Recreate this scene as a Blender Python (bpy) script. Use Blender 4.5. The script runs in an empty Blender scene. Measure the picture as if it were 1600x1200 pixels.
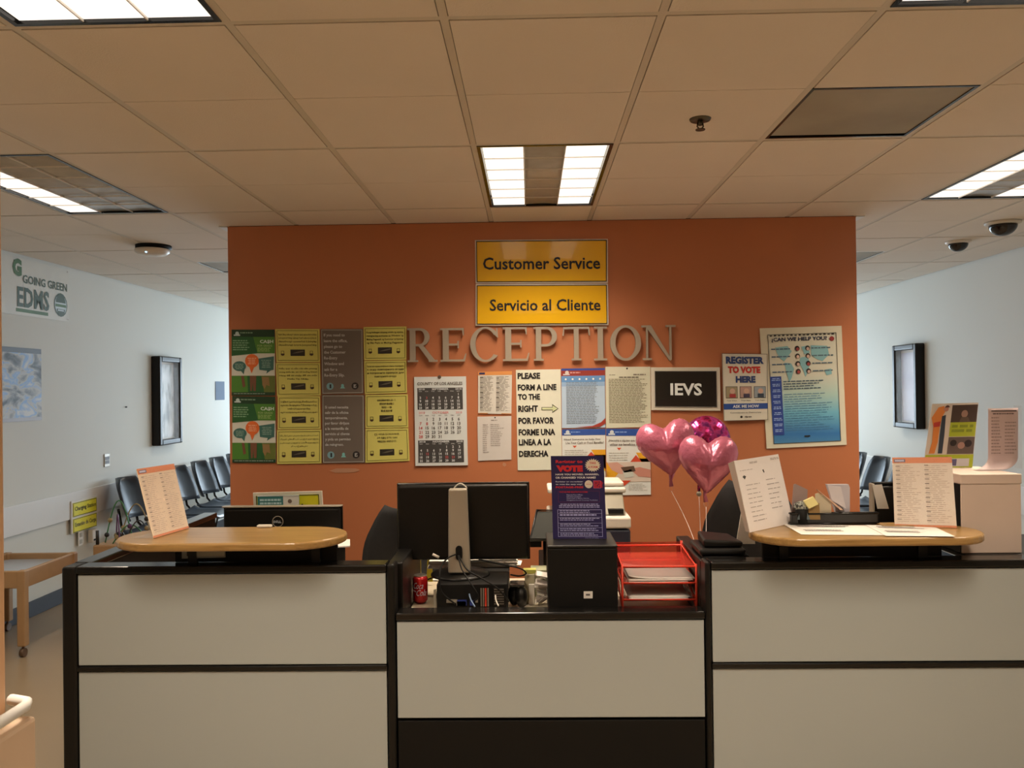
import bpy, math, random
from mathutils import Vector, Matrix
random.seed(7)
S = bpy.context.scene
COL = S.collection
PI = math.pi

# ------------------------------------------------------------------ camera
F = 1300.0
CAM = Vector((0, 0, 1.68))
cy_ = Vector((28, -6, -1300)).normalized()          # world +Y seen in camera axes
up_ = Vector((-0.0125, 1, 0))
cz_ = (up_ - cy_ * up_.dot(cy_)).normalized()
cx_ = cy_.cross(cz_)
ROT = Matrix((cx_, cy_, cz_))                        # camera axes -> world axes
cam_d = bpy.data.cameras.new('camera'); cam = bpy.data.objects.new('camera', cam_d)
COL.objects.link(cam); S.camera = cam
cam_d.sensor_width = 36; cam_d.lens = 36 * F / 1600; cam_d.clip_start = .05; cam_d.clip_end = 200
cam.matrix_world = Matrix.Translation(CAM) @ ROT.to_4x4()

def ray(px, py): return ROT @ Vector(((px - 800) / F, -(py - 600) / F, -1))
def PY(px, py, Y): d = ray(px, py); return CAM + d * (Y / d.y)
def PZ(px, py, z): d = ray(px, py); return CAM + d * ((z - CAM.z) / d.z)
def PX(px, py, X): d = ray(px, py); return CAM + d * (X / d.x)

# ------------------------------------------------------------------ colour, world, light
S.view_settings.view_transform = 'Standard'; S.view_settings.look = 'None'
S.view_settings.exposure = 0.0; S.view_settings.gamma = 1.0
S.view_settings.use_curve_mapping = False
S.cycles.max_bounces = 8; S.cycles.diffuse_bounces = 5; S.cycles.glossy_bounces = 3
S.cycles.transparent_max_bounces = 12; S.cycles.sample_clamp_indirect = 4
S.cycles.caustics_reflective = False; S.cycles.caustics_refractive = False

w = bpy.data.worlds.new('overcast_sky'); S.world = w; w.use_nodes = True
w.node_tree.nodes['Background'].inputs[0].default_value = (.70, .86, 1.0, 1)
w.node_tree.nodes['Background'].inputs[1].default_value = 15

H = 2.72            # ceiling height
WALL_Y = 5.17       # orange reception wall
XL, XR = -3.78, 3.81
YB, YF = 12.2, -4.0 # back wall with the windows, wall behind the camera
X0, T = -0.228, 0.61
Y0 = 3.54
LAMP = (1.0, .82, .62)
POWERS = {0: 17, -4: 13, -8: 3.5, -12: 2.5, 4: 3, 8: 3}   # watts per lane, by row
SPREAD = 122
def area(name, loc, sx, sy, power, color=LAMP, spread=SPREAD, rot=(0, 0, 0), portal=False):
    l = bpy.data.lights.new(name, 'AREA'); l.shape = 'RECTANGLE'; l.size = sx; l.size_y = sy
    l.energy = power; l.color = color; l.spread = math.radians(spread)
    if portal: l.cycles.is_portal = True
    o = bpy.data.objects.new(name, l); COL.objects.link(o); o.location = loc; o.rotation_euler = rot
    return o
WINX = (-2.45, 0.0, 2.45)
for x in WINX:
    area('window_daylight', (x, YB - .02, 1.495), 2.1, 1.25, 1, spread=180, rot=(-PI / 2, 0, 0), portal=True)

# ------------------------------------------------------------------ materials
def lin(c):
    out = []
    for v in c:
        v /= 255.0
        out.append(v / 12.92 if v <= .04045 else ((v + .055) / 1.055) ** 2.4)
    return tuple(out)
def obs(r, g, b):       # albedo of a print that the photo shows as r g b under the warm lamps
    l = lin((r, g, b)); return (min(l[0] / .88, .9), min(l[1] / .74, .9), min(l[2] / .54, .9))
MATS = {}
def mat(name, color, rough=.6, metal=0.0, var=.06, scale=6.0, bump=0.0, bscale=200.0, coat=0.0, emit=None, estr=0.0, alpha=1.0, spec=.5):
    if name in MATS: return MATS[name]
    m = bpy.data.materials.new(name); m.use_nodes = True
    nt = m.node_tree; n = nt.nodes; b = n['Principled BSDF']
    b.inputs['Roughness'].default_value = rough; b.inputs['Metallic'].default_value = metal
    b.inputs['Coat Weight'].default_value = coat; b.inputs['Alpha'].default_value = alpha
    b.inputs['Specular IOR Level'].default_value = spec
    tc = n.new('ShaderNodeTexCoord')
    nz = n.new('ShaderNodeTexNoise'); nz.inputs['Scale'].default_value = scale; nz.inputs['Detail'].default_value = 3
    nt.links.new(tc.outputs['Object'], nz.inputs['Vector'])
    mx = n.new('ShaderNodeMix'); mx.data_type = 'RGBA'
    mx.inputs[6].default_value = (*[c * (1 - var) for c in color[:3]], 1)
    mx.inputs[7].default_value = (*[min(1, c * (1 + var)) for c in color[:3]], 1)
    nt.links.new(nz.outputs['Fac'], mx.inputs[0]); nt.links.new(mx.outputs[2], b.inputs['Base Color'])
    if bump:
        n2 = n.new('ShaderNodeTexNoise'); n2.inputs['Scale'].default_value = bscale
        nt.links.new(tc.outputs['Object'], n2.inputs['Vector'])
        bp = n.new('ShaderNodeBump'); bp.inputs['Strength'].default_value = bump; bp.inputs['Distance'].default_value = .002
        nt.links.new(n2.outputs['Fac'], bp.inputs['Height']); nt.links.new(bp.outputs[0], b.inputs['Normal'])
    if emit:
        b.inputs['Emission Color'].default_value = (*emit, 1); b.inputs['Emission Strength'].default_value = estr
    MATS[name] = m
    return m
def ramp_mat(name, stops, scale=5, rough=.4, kind='noise', stretch=(1, 1, 1), coat=0, detail=4, distort=0):
    if name in MATS: return MATS[name]
    m = bpy.data.materials.new(name); m.use_nodes = True
    nt = m.node_tree; n = nt.nodes; b = n['Principled BSDF']; b.inputs['Roughness'].default_value = rough
    b.inputs['Coat Weight'].default_value = coat
    tc = n.new('ShaderNodeTexCoord'); mp = n.new('ShaderNodeMapping'); mp.inputs['Scale'].default_value = stretch
    nt.links.new(tc.outputs['Object'], mp.inputs[0])
    if kind == 'noise':
        t = n.new('ShaderNodeTexNoise'); t.inputs['Scale'].default_value = scale; t.inputs['Detail'].default_value = detail
        t.inputs['Distortion'].default_value = distort
        nt.links.new(mp.outputs[0], t.inputs[0]); out = t.outputs['Fac']
    else:
        t = n.new('ShaderNodeSeparateXYZ'); nt.links.new(mp.outputs[0], t.inputs[0]); out = t.outputs[2]
    r = n.new('ShaderNodeValToRGB'); e = r.color_ramp.elements
    while len(e) > 1: e.remove(e[0])
    e[0].position = stops[0][0]; e[0].color = (*stops[0][1], 1)
    for p, c in stops[1:]:
        k = e.new(p); k.color = (*c, 1)
    nt.links.new(out, r.inputs[0]); nt.links.new(r.outputs[0], b.inputs['Base Color'])
    MATS[name] = m
    return m
INK = {}
def ink(c):             # printed colour given as photo rgb
    if isinstance(c, bpy.types.Material): return c
    if c not in INK: INK[c] = mat('print_%d_%d_%d' % c, obs(*c), .5, var=.03, scale=30)
    return INK[c]

M = dict(
    wall=mat('pale_wall_paint', (.68, .70, .66), .7, bump=.15, bscale=300, var=.02, scale=1.2),
    front_wall=mat('tan_wall_paint', (.62, .50, .38), .7, var=.02),
    orange=mat('orange_wall_paint', (.48, .168, .072), .5, bump=.12, bscale=250, var=.05, scale=1.5),
    peach=mat('peach_wall_paint', (.78, .50, .30), .6, var=.03),
    tile=mat('ceiling_tile_fibre', (.74, .68, .60), .95, bump=.5, bscale=160, var=.04, scale=3),
    grid=mat('ceiling_grid_metal', (.60, .56, .48), .5, var=.02),
    dark_gap=mat('dark_plenum', (.03, .025, .02), .9),
    floor=mat('vinyl_floor', (.31, .235, .15), .32, var=.08, scale=2.5),
    navy=mat('dark_blue_vinyl', (.018, .023, .034), .5),
    trim=mat('white_trim_board', (.72, .73, .72), .45, var=.02),
    black=mat('black_satin_plastic', (.007, .0065, .006), .38, var=.1, spec=.3),
    gloss=mat('black_gloss_trim', (.007, .0065, .006), .18, var=.1, spec=.4),
    matte=mat('black_matte_plastic', (.007, .0065, .006), .6, var=.1, spec=.2),
    fabric=mat('black_chair_fabric', (.018, .018, .02), .9, bump=.5, bscale=600, var=.2, scale=40),
    cream=mat('cream_laminate', (.39, .43, .435), .30, var=.03, scale=1.5),
    silver=mat('silver_plastic', (.42, .38, .31), .32, metal=.35, var=.04),
    steel=mat('brushed_steel', (.40, .36, .31), .38, metal=.75, var=.05, scale=60),
    letter=mat('brushed_letter_metal', (.36, .31, .25), .5, metal=.1, var=.05, scale=40),
    white=mat('white_paper', (.80, .77, .72), .7, var=.02),
    wplast=mat('white_plastic', (.74, .70, .63), .35, var=.02),
    red=mat('red_wire_mesh', (.72, .06, .03), .4, var=.08),
    chair=mat('dark_blue_grey_plastic', (.03, .045, .068), .3, var=.08),
    glass=mat('clear_acrylic', (.9, .9, .9), .05, alpha=.10),
    caseglass=mat('case_glass', (.9, .9, .9), .12, alpha=.08, spec=.12),
    toywood=mat('pale_toy_wood', (.42, .26, .13), .5, var=.12, scale=12),
    yellowpaper=mat('yellow_paper', obs(205, 185, 85), .7, var=.03),
)
def wood():
    m = bpy.data.materials.new('maple_laminate'); m.use_nodes = True; nt = m.node_tree; n = nt.nodes
    b = n['Principled BSDF']; b.inputs['Roughness'].default_value = .28
    tc = n.new('ShaderNodeTexCoord'); mp = n.new('ShaderNodeMapping'); mp.inputs['Scale'].default_value = (1.5, 22, 22)
    t = n.new('ShaderNodeTexNoise'); t.inputs['Scale'].default_value = 3; t.inputs['Detail'].default_value = 6; t.inputs['Distortion'].default_value = .6
    r = n.new('ShaderNodeValToRGB'); r.color_ramp.elements[0].color = (.27, .155, .05, 1); r.color_ramp.elements[1].color = (.41, .25, .09, 1)
    r.color_ramp.elements[0].position = .3; r.color_ramp.elements[1].position = .7
    nt.links.new(tc.outputs['Object'], mp.inputs[0]); nt.links.new(mp.outputs[0], t.inputs[0]); nt.links.new(t.outputs['Fac'], r.inputs[0])
    nt.links.new(r.outputs[0], b.inputs['Base Color']); return m
M['wood'] = wood()
LIT = mat('lit_lamp_lens', (.9, .9, .85), .5, emit=(1, .93, .84), estr=1.2)
UNLIT = mat('unlit_lamp_reflector', (.46, .45, .42), .4, metal=.05, var=.3, scale=9)
BLADE = mat('white_louver', (.85, .82, .76), .4, var=.02)

# ------------------------------------------------------------------ mesh helpers
ORG = {}
def tag(o, label=None, cat=None, group=None, kind=None):
    if label: o['label'] = label
    if cat: o['category'] = cat
    if group: o['group'] = group
    if kind: o['kind'] = kind
    return o
def thing(name, label, cat, loc=(0, 0, 0), group=None):
    o = bpy.data.objects.new(name, None); COL.objects.link(o); o.location = loc; o.empty_display_size = .1
    ORG[o.name] = Vector(loc)
    return tag(o, label, cat, group)
class MB:
    def __init__(s): s.v = []; s.f = []; s.mi = []; s.sm = []; s.cur = 0
    def add(s, vs, fs, smooth=False):
        o = len(s.v); s.v += [Vector(v) for v in vs]
        for f in fs: s.f.append(tuple(i + o for i in f)); s.mi.append(s.cur); s.sm.append(smooth)
        return s
    def hexa(s, p):     # 4 lower + 4 upper, both counterclockwise from above
        return s.add(p, [(3, 2, 1, 0), (4, 5, 6, 7), (0, 1, 5, 4), (1, 2, 6, 5), (2, 3, 7, 6), (3, 0, 4, 7)])
    def box(s, x0, x1, y0, y1, z0, z1):
        return s.hexa([(x0, y0, z0), (x1, y0, z0), (x1, y1, z0), (x0, y1, z0), (x0, y0, z1), (x1, y0, z1), (x1, y1, z1), (x0, y1, z1)])
    def obox(s, c, ax, ay, az):  # centre + half-axis vectors
        c, ax, ay, az = map(Vector, (c, ax, ay, az))
        return s.hexa([c - ax - ay - az, c + ax - ay - az, c + ax + ay - az, c - ax + ay - az, c - ax - ay + az, c + ax - ay + az, c + ax + ay + az, c - ax + ay + az])
    def prism(s, pts, d, cap=True):   # polygon of 3-D points swept by vector d
        n = len(pts); pts = [Vector(p) for p in pts]; d = Vector(d)
        fs = [(i, (i + 1) % n, n + (i + 1) % n, n + i) for i in range(n)]
        if cap: fs += [tuple(range(n))[::-1], tuple(range(n, 2 * n))]
        return s.add(pts + [p + d for p in pts], fs)
    def slab(s, q, n, t):             # quad TL TR BR BL, thickness t going against normal n
        q = [Vector(p) for p in q]; b = [p - n * t for p in q]
        return s.add(q + b, [(3, 2, 1, 0), (4, 5, 6, 7), (0, 1, 5, 4), (1, 2, 6, 5), (2, 3, 7, 6), (3, 0, 4, 7)])
    def tube(s, pts, r, n=8, closed=False, smooth=True):
        pts = [Vector(p) for p in pts]; m = len(pts); rs = r if isinstance(r, (list, tuple)) else [r] * m
        vs = []; ref = None
        for i, p in enumerate(pts):
            a = pts[(i - 1) % m] if closed or i > 0 else p; b = pts[(i + 1) % m] if closed or i < m - 1 else p
            t = (b - a).normalized() if (b - a).length > 1e-9 else Vector((0, 0, 1))
            if ref is None: ref = t.orthogonal().normalized()
            ref = (ref - t * ref.dot(t))
            ref = ref.normalized() if ref.length > 1e-6 else t.orthogonal().normalized()
            bi = t.cross(ref)
            for k in range(n):
                th = 2 * PI * k / n; vs.append(p + (ref * math.cos(th) + bi * math.sin(th)) * rs[i])
        fs = []
        for i in range(m if closed else m - 1):
            j = (i + 1) % m
            for k in range(n): fs.append((i * n + k, i * n + (k + 1) % n, j * n + (k + 1) % n, j * n + k))
        s.add(vs, fs, smooth)
        if not closed:
            o = len(s.v) - len(vs)
            s.f.append(tuple(o + k for k in range(n))[::-1]); s.f.append(tuple(o + (m - 1) * n + k for k in range(n)))
            s.mi += [s.cur] * 2; s.sm += [False] * 2
        return s
    def lathe(s, c, prof, n=20, smooth=True):   # prof: (radius, z)
        c = Vector(c); vs = []; fs = []
        for r, z in prof:
            for k in range(n): vs.append(c + Vector((r * math.cos(2 * PI * k / n), r * math.sin(2 * PI * k / n), z)))
        for i in range(len(prof) - 1):
            for k in range(n): fs.append((i * n + k, i * n + (k + 1) % n, (i + 1) * n + (k + 1) % n, (i + 1) * n + k))
        s.add(vs, fs, smooth)
        o = len(s.v) - len(vs)
        s.f.append(tuple(o + k for k in range(n))[::-1]); s.f.append(tuple(o + (len(prof) - 1) * n + k for k in range(n)))
        s.mi += [s.cur] * 2; s.sm += [False] * 2
        return s
    def ball(s, c, rx, ry=None, rz=None, n=12, m=8):
        ry = ry or rx; rz = rz or rx; c = Vector(c); vs = []; fs = []
        for i in range(m + 1):
            ph = PI * i / m
            for k in range(n):
                th = 2 * PI * k / n; vs.append(c + Vector((rx * math.sin(ph) * math.cos(th), ry * math.sin(ph) * math.sin(th), -rz * math.cos(ph))))
        for i in range(m):
            for k in range(n): fs.append((i * n + k, i * n + (k + 1) % n, (i + 1) * n + (k + 1) % n, (i + 1) * n + k))
        return s.add(vs, fs, True)
    def sheet(s, f, nu, nv, t=0.01, smooth=True):   # f(u,v) surface given a thickness
        P = [[Vector(f(i / nu, j / nv)) for i in range(nu + 1)] for j in range(nv + 1)]
        top = []; bot = []
        for j in range(nv + 1):
            for i in range(nu + 1):
                a = P[j][min(i + 1, nu)] - P[j][max(i - 1, 0)]; b = P[min(j + 1, nv)][i] - P[max(j - 1, 0)][i]
                n = a.cross(b); n = n.normalized() if n.length > 1e-12 else Vector((0, 0, 1))
                top.append(P[j][i] + n * t / 2); bot.append(P[j][i] - n * t / 2)
        W = nu + 1; N = len(top); fs = []
        for j in range(nv):
            for i in range(nu):
                a = j * W + i; fs.append((a, a + 1, a + W + 1, a + W)); fs.append((N + a + W, N + a + W + 1, N + a + 1, N + a))
        ring = [i for i in range(W)] + [j * W + nu for j in range(1, nv + 1)] + [nv * W + i for i in range(nu - 1, -1, -1)] + [j * W for j in range(nv - 1, 0, -1)]
        for a, b in zip(ring, ring[1:] + ring[:1]): fs.append((b, a, N + a, N + b))
        return s.add(top + bot, fs, smooth)
    def build(s, name, mats, parent=None, bevel=0, seg=2, org=None, sub=0):
        if parent is not None: org = ORG[parent.name]
        elif org is None:
            lo = [min(v[k] for v in s.v) for k in range(3)]; hi = [max(v[k] for v in s.v) for k in range(3)]
            org = Vector(((lo[0] + hi[0]) / 2, (lo[1] + hi[1]) / 2, lo[2]))
        org = Vector(org)
        me = bpy.data.meshes.new(name); me.from_pydata([v - org for v in s.v], [], s.f)
        if not isinstance(mats, (list, tuple)): mats = [mats]
        for m in mats: me.materials.append(m)
        me.polygons.foreach_set('material_index', s.mi); me.polygons.foreach_set('use_smooth', s.sm)
        me.update()
        o = bpy.data.objects.new(name, me); COL.objects.link(o); ORG[o.name] = org
        if parent is not None: o.parent = parent
        else: o.location = org
        if bevel:
            b = o.modifiers.new('bevel', 'BEVEL'); b.width = bevel; b.segments = seg; b.limit_method = 'ANGLE'; b.angle_limit = .6
        return o
def B(x0, x1, y0, y1, z0, z1): return MB().box(x0, x1, y0, y1, z0, z1)
def struct(o): o['kind'] = 'structure'; return o
def kids(o): return [c for c in COL.objects if c.parent == o]
def dup(root, loc, rotz=0, label=None, group=None):
    r = root.copy(); COL.objects.link(r); r.location = loc; r.rotation_euler = (0, 0, rotz); ORG[r.name] = Vector(loc)
    if label: r['label'] = label
    if group: r['group'] = group
    for ch in kids(root):
        c = ch.copy(); COL.objects.link(c); c.parent = r
        for g in kids(ch):
            d = g.copy(); COL.objects.link(d); d.parent = c
    return r

# ------------------------------------------------------------------ flat print on sheets
TEXTS = {}; PRINTS = []
class Print:
    """flat print laid on a quad (TL TR BR BL); u runs right, v runs down"""
    def __init__(s, parent, q, name='print', step=.0005, normal=None):
        s.parent = parent; s.q = [Vector(p) for p in q]; s.name = name; s.ops = []; s.step = step
        s.n = normal or (s.q[3] - s.q[0]).cross(s.q[1] - s.q[0]).normalized()
        s.w = (s.q[1] - s.q[0]).length; s.h = (s.q[3] - s.q[0]).length
        s.curve = None
        PRINTS.append(s)
    def pt(s, u, v, k):
        if s.curve: return s.curve(u, v, k * s.step + .0006)
        a = s.q[0].lerp(s.q[1], u); b = s.q[3].lerp(s.q[2], u)
        return a.lerp(b, v) + s.n * (.0006 + k * s.step)
    def poly(s, pts, c, layer=1): s.ops.append(('poly', pts, ink(c), layer)); return s
    def rect(s, u0, v0, u1, v1, c, layer=1): return s.poly([(u0, v0), (u1, v0), (u1, v1), (u0, v1)], c, layer)
    def frame(s, u0, v0, u1, v1, tu, c, layer=2):
        tv = tu * s.w / s.h
        s.rect(u0, v0, u1, v0 + tv, c, layer); s.rect(u0, v1 - tv, u1, v1, c, layer)
        s.rect(u0, v0 + tv, u0 + tu, v1 - tv, c, layer); return s.rect(u1 - tu, v0 + tv, u1, v1 - tv, c, layer)
    def disc(s, u, v, ru, c, layer=2, n=16, a0=0, a1=2 * PI, ratio=1):
        rv = ru * s.w / s.h * ratio
        return s.poly([(u + ru * math.cos(a0 + (a1 - a0) * i / n), v + rv * math.sin(a0 + (a1 - a0) * i / n)) for i in range(n if a1 - a0 > 6.2 else n + 1)], c, layer)
    def text(s, t, u0, v0, u1, v1, c, bold=0.0, layer=3, mode='fill', align='c', shear=0.0, cond=1.0, font=None):
        TEXTS.setdefault((t, bold, shear), None)
        s.ops.append(('text', (t, bold, shear), (u0, v0, u1, v1, mode, align, cond), ink(c), layer)); return s
    def bars(s, u0, v0, u1, v1, n, c, fill=.5, rag=.3, layer=3, center=False, word=.06):
        h = (v1 - v0) / n
        for i in range(n):
            y0 = v0 + i * h; L = (u1 - u0) * (1 - rag * random.random()); a = u0 + ((u1 - u0 - L) / 2 if center else 0); e = a + L
            while a < e - .005:
                wl = min(word * random.uniform(.5, 1.7), e - a); s.rect(a, y0, a + wl, y0 + h * fill, c, layer); a += wl + word * .22
        return s
    def finish(s):
        groups = []; mb = MB()
        for op in s.ops:
            if op[0] == 'poly':
                _, pts, m, k = op; vs = [s.pt(u, v, k) for u, v in pts]; fs = [tuple(range(len(vs)))]
                nn = (vs[1] - vs[0]).cross(vs[2] - vs[1])
            else:
                _, key, (u0, v0, u1, v1, mode, align, cond), m, k = op
                data = TEXTS[key]
                if not data: continue
                tv, tf, (bx0, by0, bx1, by1), cap = data
                if mode == 'fill':
                    mp = lambda x, y: (u0 + (x - bx0) / (bx1 - bx0) * (u1 - u0), v1 - (y - by0) / (by1 - by0) * (v1 - v0))
                else:       # keep the letters' own shape: baseline at v1, cap height v1-v0
                    sc = (v1 - v0) * s.h / .72; su = sc * cond / s.w; wd = (bx1 - bx0) * su
                    if wd > (u1 - u0): su *= (u1 - u0) / wd; wd = u1 - u0
                    st = u0 if align == 'l' else (u1 - wd if align == 'r' else (u0 + u1 - wd) / 2)
                    mp = lambda x, y: (st + (x - bx0) * su, v1 - y * sc / s.h)
                vs = [s.pt(*mp(x, y), k) for x, y in tv]; fs = tf
            if m not in groups: groups.append(m)
            mb.cur = groups.index(m); mb.add(vs, fs)
        if mb.f: mb.build(s.name, groups, s.parent)
def finish_prints():
    tmp = []
    for key in TEXTS:
        t, bold, shear = key
        c = bpy.data.curves.new('txt', 'FONT'); c.body = t; c.size = 1; c.offset = bold; c.shear = shear; c.resolution_u = 2; c.fill_mode = 'FRONT'
        o = bpy.data.objects.new('txt', c); COL.objects.link(o); tmp.append((key, o, c))
    bpy.context.view_layer.update(); dg = bpy.context.evaluated_depsgraph_get()
    for key, o, c in tmp:
        e = o.evaluated_get(dg); me = e.to_mesh()
        vs = [(v.co.x, v.co.y) for v in me.vertices]; fs = [tuple(p.vertices) for p in me.polygons]
        if vs: TEXTS[key] = (vs, fs, (min(v[0] for v in vs), min(v[1] for v in vs), max(v[0] for v in vs), max(v[1] for v in vs)), .72)
        e.to_mesh_clear()
    for key, o, c in tmp: bpy.data.objects.remove(o); bpy.data.curves.remove(c)
    for p in PRINTS: p.finish()
def quad_normal(q): q = [Vector(p) for p in q]; return (q[3] - q[0]).cross(q[1] - q[0]).normalized()
def sheet(name, label, cat, q, m, t=.004, group=None, bevel=0, pname='print'):
    q = [Vector(p) for p in q]; n = quad_normal(q)
    o = tag(MB().slab(q, n, t).build(name, m, bevel=bevel), label, cat, group)
    return o, Print(o, q, pname)
def wq(pts, lift=.006, Y=None):     # pixel quad -> quad on the orange wall
    return [PY(x, y, (Y or WALL_Y) - lift) for x, y in pts]
def rq(x0, y0, x1, y1, lift=.006, Y=None): return wq([(x0, y0), (x1, y0), (x1, y1), (x0, y1)], lift, Y)
def sub(q, u0, v0, u1, v1, n, k=.001):
    q = [Vector(p) for p in q]
    def g(u, v): return q[0].lerp(q[1], u).lerp(q[3].lerp(q[2], u), v) + n * k
    return [g(u0, v0), g(u1, v0), g(u1, v1), g(u0, v1)]

# ================================================================== ROOM
struct(B(XL - .1, XR + .1, YF - .1, YB + .1, -.1, 0).build('floor', M['floor']))
struct(B(XL - .12, XL, YF, YB, 0, H + .3).build('wall_left', M['wall']))
struct(B(XR, XR + .12, YF, YB, 0, H + .3).build('wall_right', M['wall']))
struct(B(XL - .12, XR + .12, YF - .12, YF, 0, H + .3).build('wall_front', M['front_wall']))
mb = MB()
z0, z1 = .87, 2.12
xs = [XL - .12]
for x in WINX: xs += [x - 1.05, x + 1.05]
xs.append(XR + .12)
mb.box(xs[0], xs[-1], YB, YB + .15, 0, z0); mb.box(xs[0], xs[-1], YB, YB + .15, z1, H + .3)
for a, b in zip(xs[0::2], xs[1::2]): mb.box(a, b, YB, YB + .15, z0, z1)
struct(mb.build('wall_back', M['wall']))
for i, x in enumerate(WINX):
    wn = bpy.data.objects.new('window_%d' % (i + 1), None); COL.objects.link(wn); wn.location = (x, YB, z0); ORG[wn.name] = Vector((x, YB, z0)); struct(wn)
    f = MB()
    for a, b in ((-1.05, -1.0), (-.02, .02), (1.0, 1.05)): f.box(x + a, x + b, YB + .04, YB + .09, z0, z1)
    f.box(x - 1.0, x + 1.0, YB + .04, YB + .09, z0, z0 + .05); f.box(x - 1.0, x + 1.0, YB + .04, YB + .09, z1 - .05, z1)
    f.build('window_frame', M['steel'], wn)
    for a, b in ((-1.0, -.02), (.02, 1.0)): B(x + a, x + b, YB + .06, YB + .066, z0 + .05, z1 - .05).build('pane', M['glass'], wn)
    B(x - 1.1, x + 1.1, YB - .06, YB + .04, z0 - .03, z0).build('window_sill', M['trim'], wn)
for side, xa, xb in (('left', XL, XL + .012), ('right', XR - .012, XR)):
    struct(B(xa, xb, YF, YB, 0, .12).build('baseboard_' + side, M['navy'], bevel=.003))
struct(B(XL, XL + .018, YF, YB, .65, .87).build('trim_1', M['trim'], bevel=.004))
struct(B(XR - .018, XR, YF, YB, .65, .87).build('trim_2', M['trim'], bevel=.004))

# orange reception wall
wl = PY(357, 520, WALL_Y).x; wr = PY(1340, 520, WALL_Y).x
ow = struct(B(wl, wr, WALL_Y, WALL_Y + .13, 0, H - .006).build('wall_reception', M['orange'], bevel=.004))
B(wl + .01, wr - .01, WALL_Y + .004, WALL_Y + .126, H - .006, H + .03).build('wall_head', M['dark_gap'], ow)
for a, b in ((wl - .05, wl), (wr, wr + .05)):
    B(a, b, WALL_Y - .01, WALL_Y + .14, H - .012, H - .002).build('corner_angle', M['trim'], ow)
B(wl - .004, wr + .004, WALL_Y - .012, WALL_Y, 0, .10).build('wall_base', M['navy'], ow)

# entrance wall on the left edge
eq = PY(8, 500, 1.12)
en = struct(B(eq.x - .14, eq.x, .1, 1.12, 0, H).build('wall_entrance', M['peach'], bevel=.01))
zr = PY(20, 1104, 1.1).z
MB().tube([(eq.x + .035, .15, zr), (eq.x + .035, 1.10, zr), (eq.x + .028, 1.115, zr), (eq.x + .0, 1.125, zr)], .0075, 10).build('handrail', M['trim'], en)
B(eq.x, eq.x + .040, .1, 1.118, 0, zr - .018).build('wainscot_panel', mat('pale_peach_panel', (.66, .50, .36), .5), en, bevel=.006)
for y in (.35, .95): MB().tube([(eq.x - .005, y, zr - .010), (eq.x + .03, y, zr - .010), (eq.x + .035, y, zr - .003)], .005, 8).build('rail_bracket', M['steel'], en)

# ceiling: grid, tiles
cl = struct(B(XL - .1, XR + .1, YF - .1, YB + .1, H + .22, H + .3).build('ceiling', M['dark_gap']))
colsx = [X0 + T * i for i in range(-6, 8)]
rowsy = [Y0 + 2 * T * k for k in range(-7, 9)]
fix = {(0, 0): 'LUL', (-4, 0): 'LUU', (4, 0): 'LUL', (-2, -4): 'LLL', (2, -4): 'LLL', (-2, 4): 'LLL', (2, 4): 'LLL',
       (0, -8): 'LLL', (-4, -8): 'LLL', (4, -8): 'LLL', (-4, 8): 'LLL', (4, 8): 'LLL', (-2, -12): 'LLL', (2, -12): 'LLL'}
# keys use half-row steps of .61 m: row r starts at Y0 + r*T
grilles = {(2, -1), (4, 5), (-4, 5)}
def ceil_tee(x0, x1, y0, y1): return B(x0, x1, y0, y1, H - .002, H + .03)
for x in colsx:
    if XL < x < XR: ceil_tee(x - .012, x + .012, YF, YB).build('grid_runner', M['grid'], cl)
for y in rowsy:
    if YF < y < YB:
        e = [XL] + [x for x in colsx if XL < x < XR] + [XR]
        for a, b in zip(e, e[1:]): ceil_tee(a + .012, b - .012, y - .012, y + .012).build('cross_tee', M['grid'], cl)
mcache = {}
for ci in range(-6, 7):
    for k in range(-7, 8):
        xa, xb = max(X0 + T * ci, XL), min(X0 + T * (ci + 1), XR)
        ya, yb = max(Y0 + 2 * T * k, YF), min(Y0 + 2 * T * (k + 1), YB)
        if xb - xa < .05 or yb - ya < .05: continue
        halves = [(ya, min(ya + T, yb)), (ya + T, yb)]
        hs = []
        if (ci, 2 * k) in fix: continue
        for hi, (a, b) in enumerate(halves):
            if b - a < .05 or (ci, 2 * k + hi) in grilles: continue
            hs.append((a, b))
        if not hs: continue
        mb = MB(); g = .0145
        for i, (a, b) in enumerate(hs):
            aa = a + (g if a == ya else .002); bb = b - (g if b == yb else .002)
            mb.box(xa + g, xb - g, aa, bb, H - .004, H + .012)
        if len(hs) == 2: mb.box(xa + g, xb - g, ya + g, yb - g, H + .0005, H + .0125)
        key = (round(xb - xa, 3), tuple((round(a - ya, 3), round(b - ya, 3)) for a, b in hs))
        if key in mcache:
            o = mcache[key][0].copy(); COL.objects.link(o); kx, ky = mcache[key][1]; o.location = (xa - kx + mcache[key][2].x, ya - ky + mcache[key][2].y, mcache[key][2].z)
        else:
            o = mb.build('ceiling_tile', M['tile'], cl); mcache[key] = (o, (xa, ya), o.location.copy())

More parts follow.
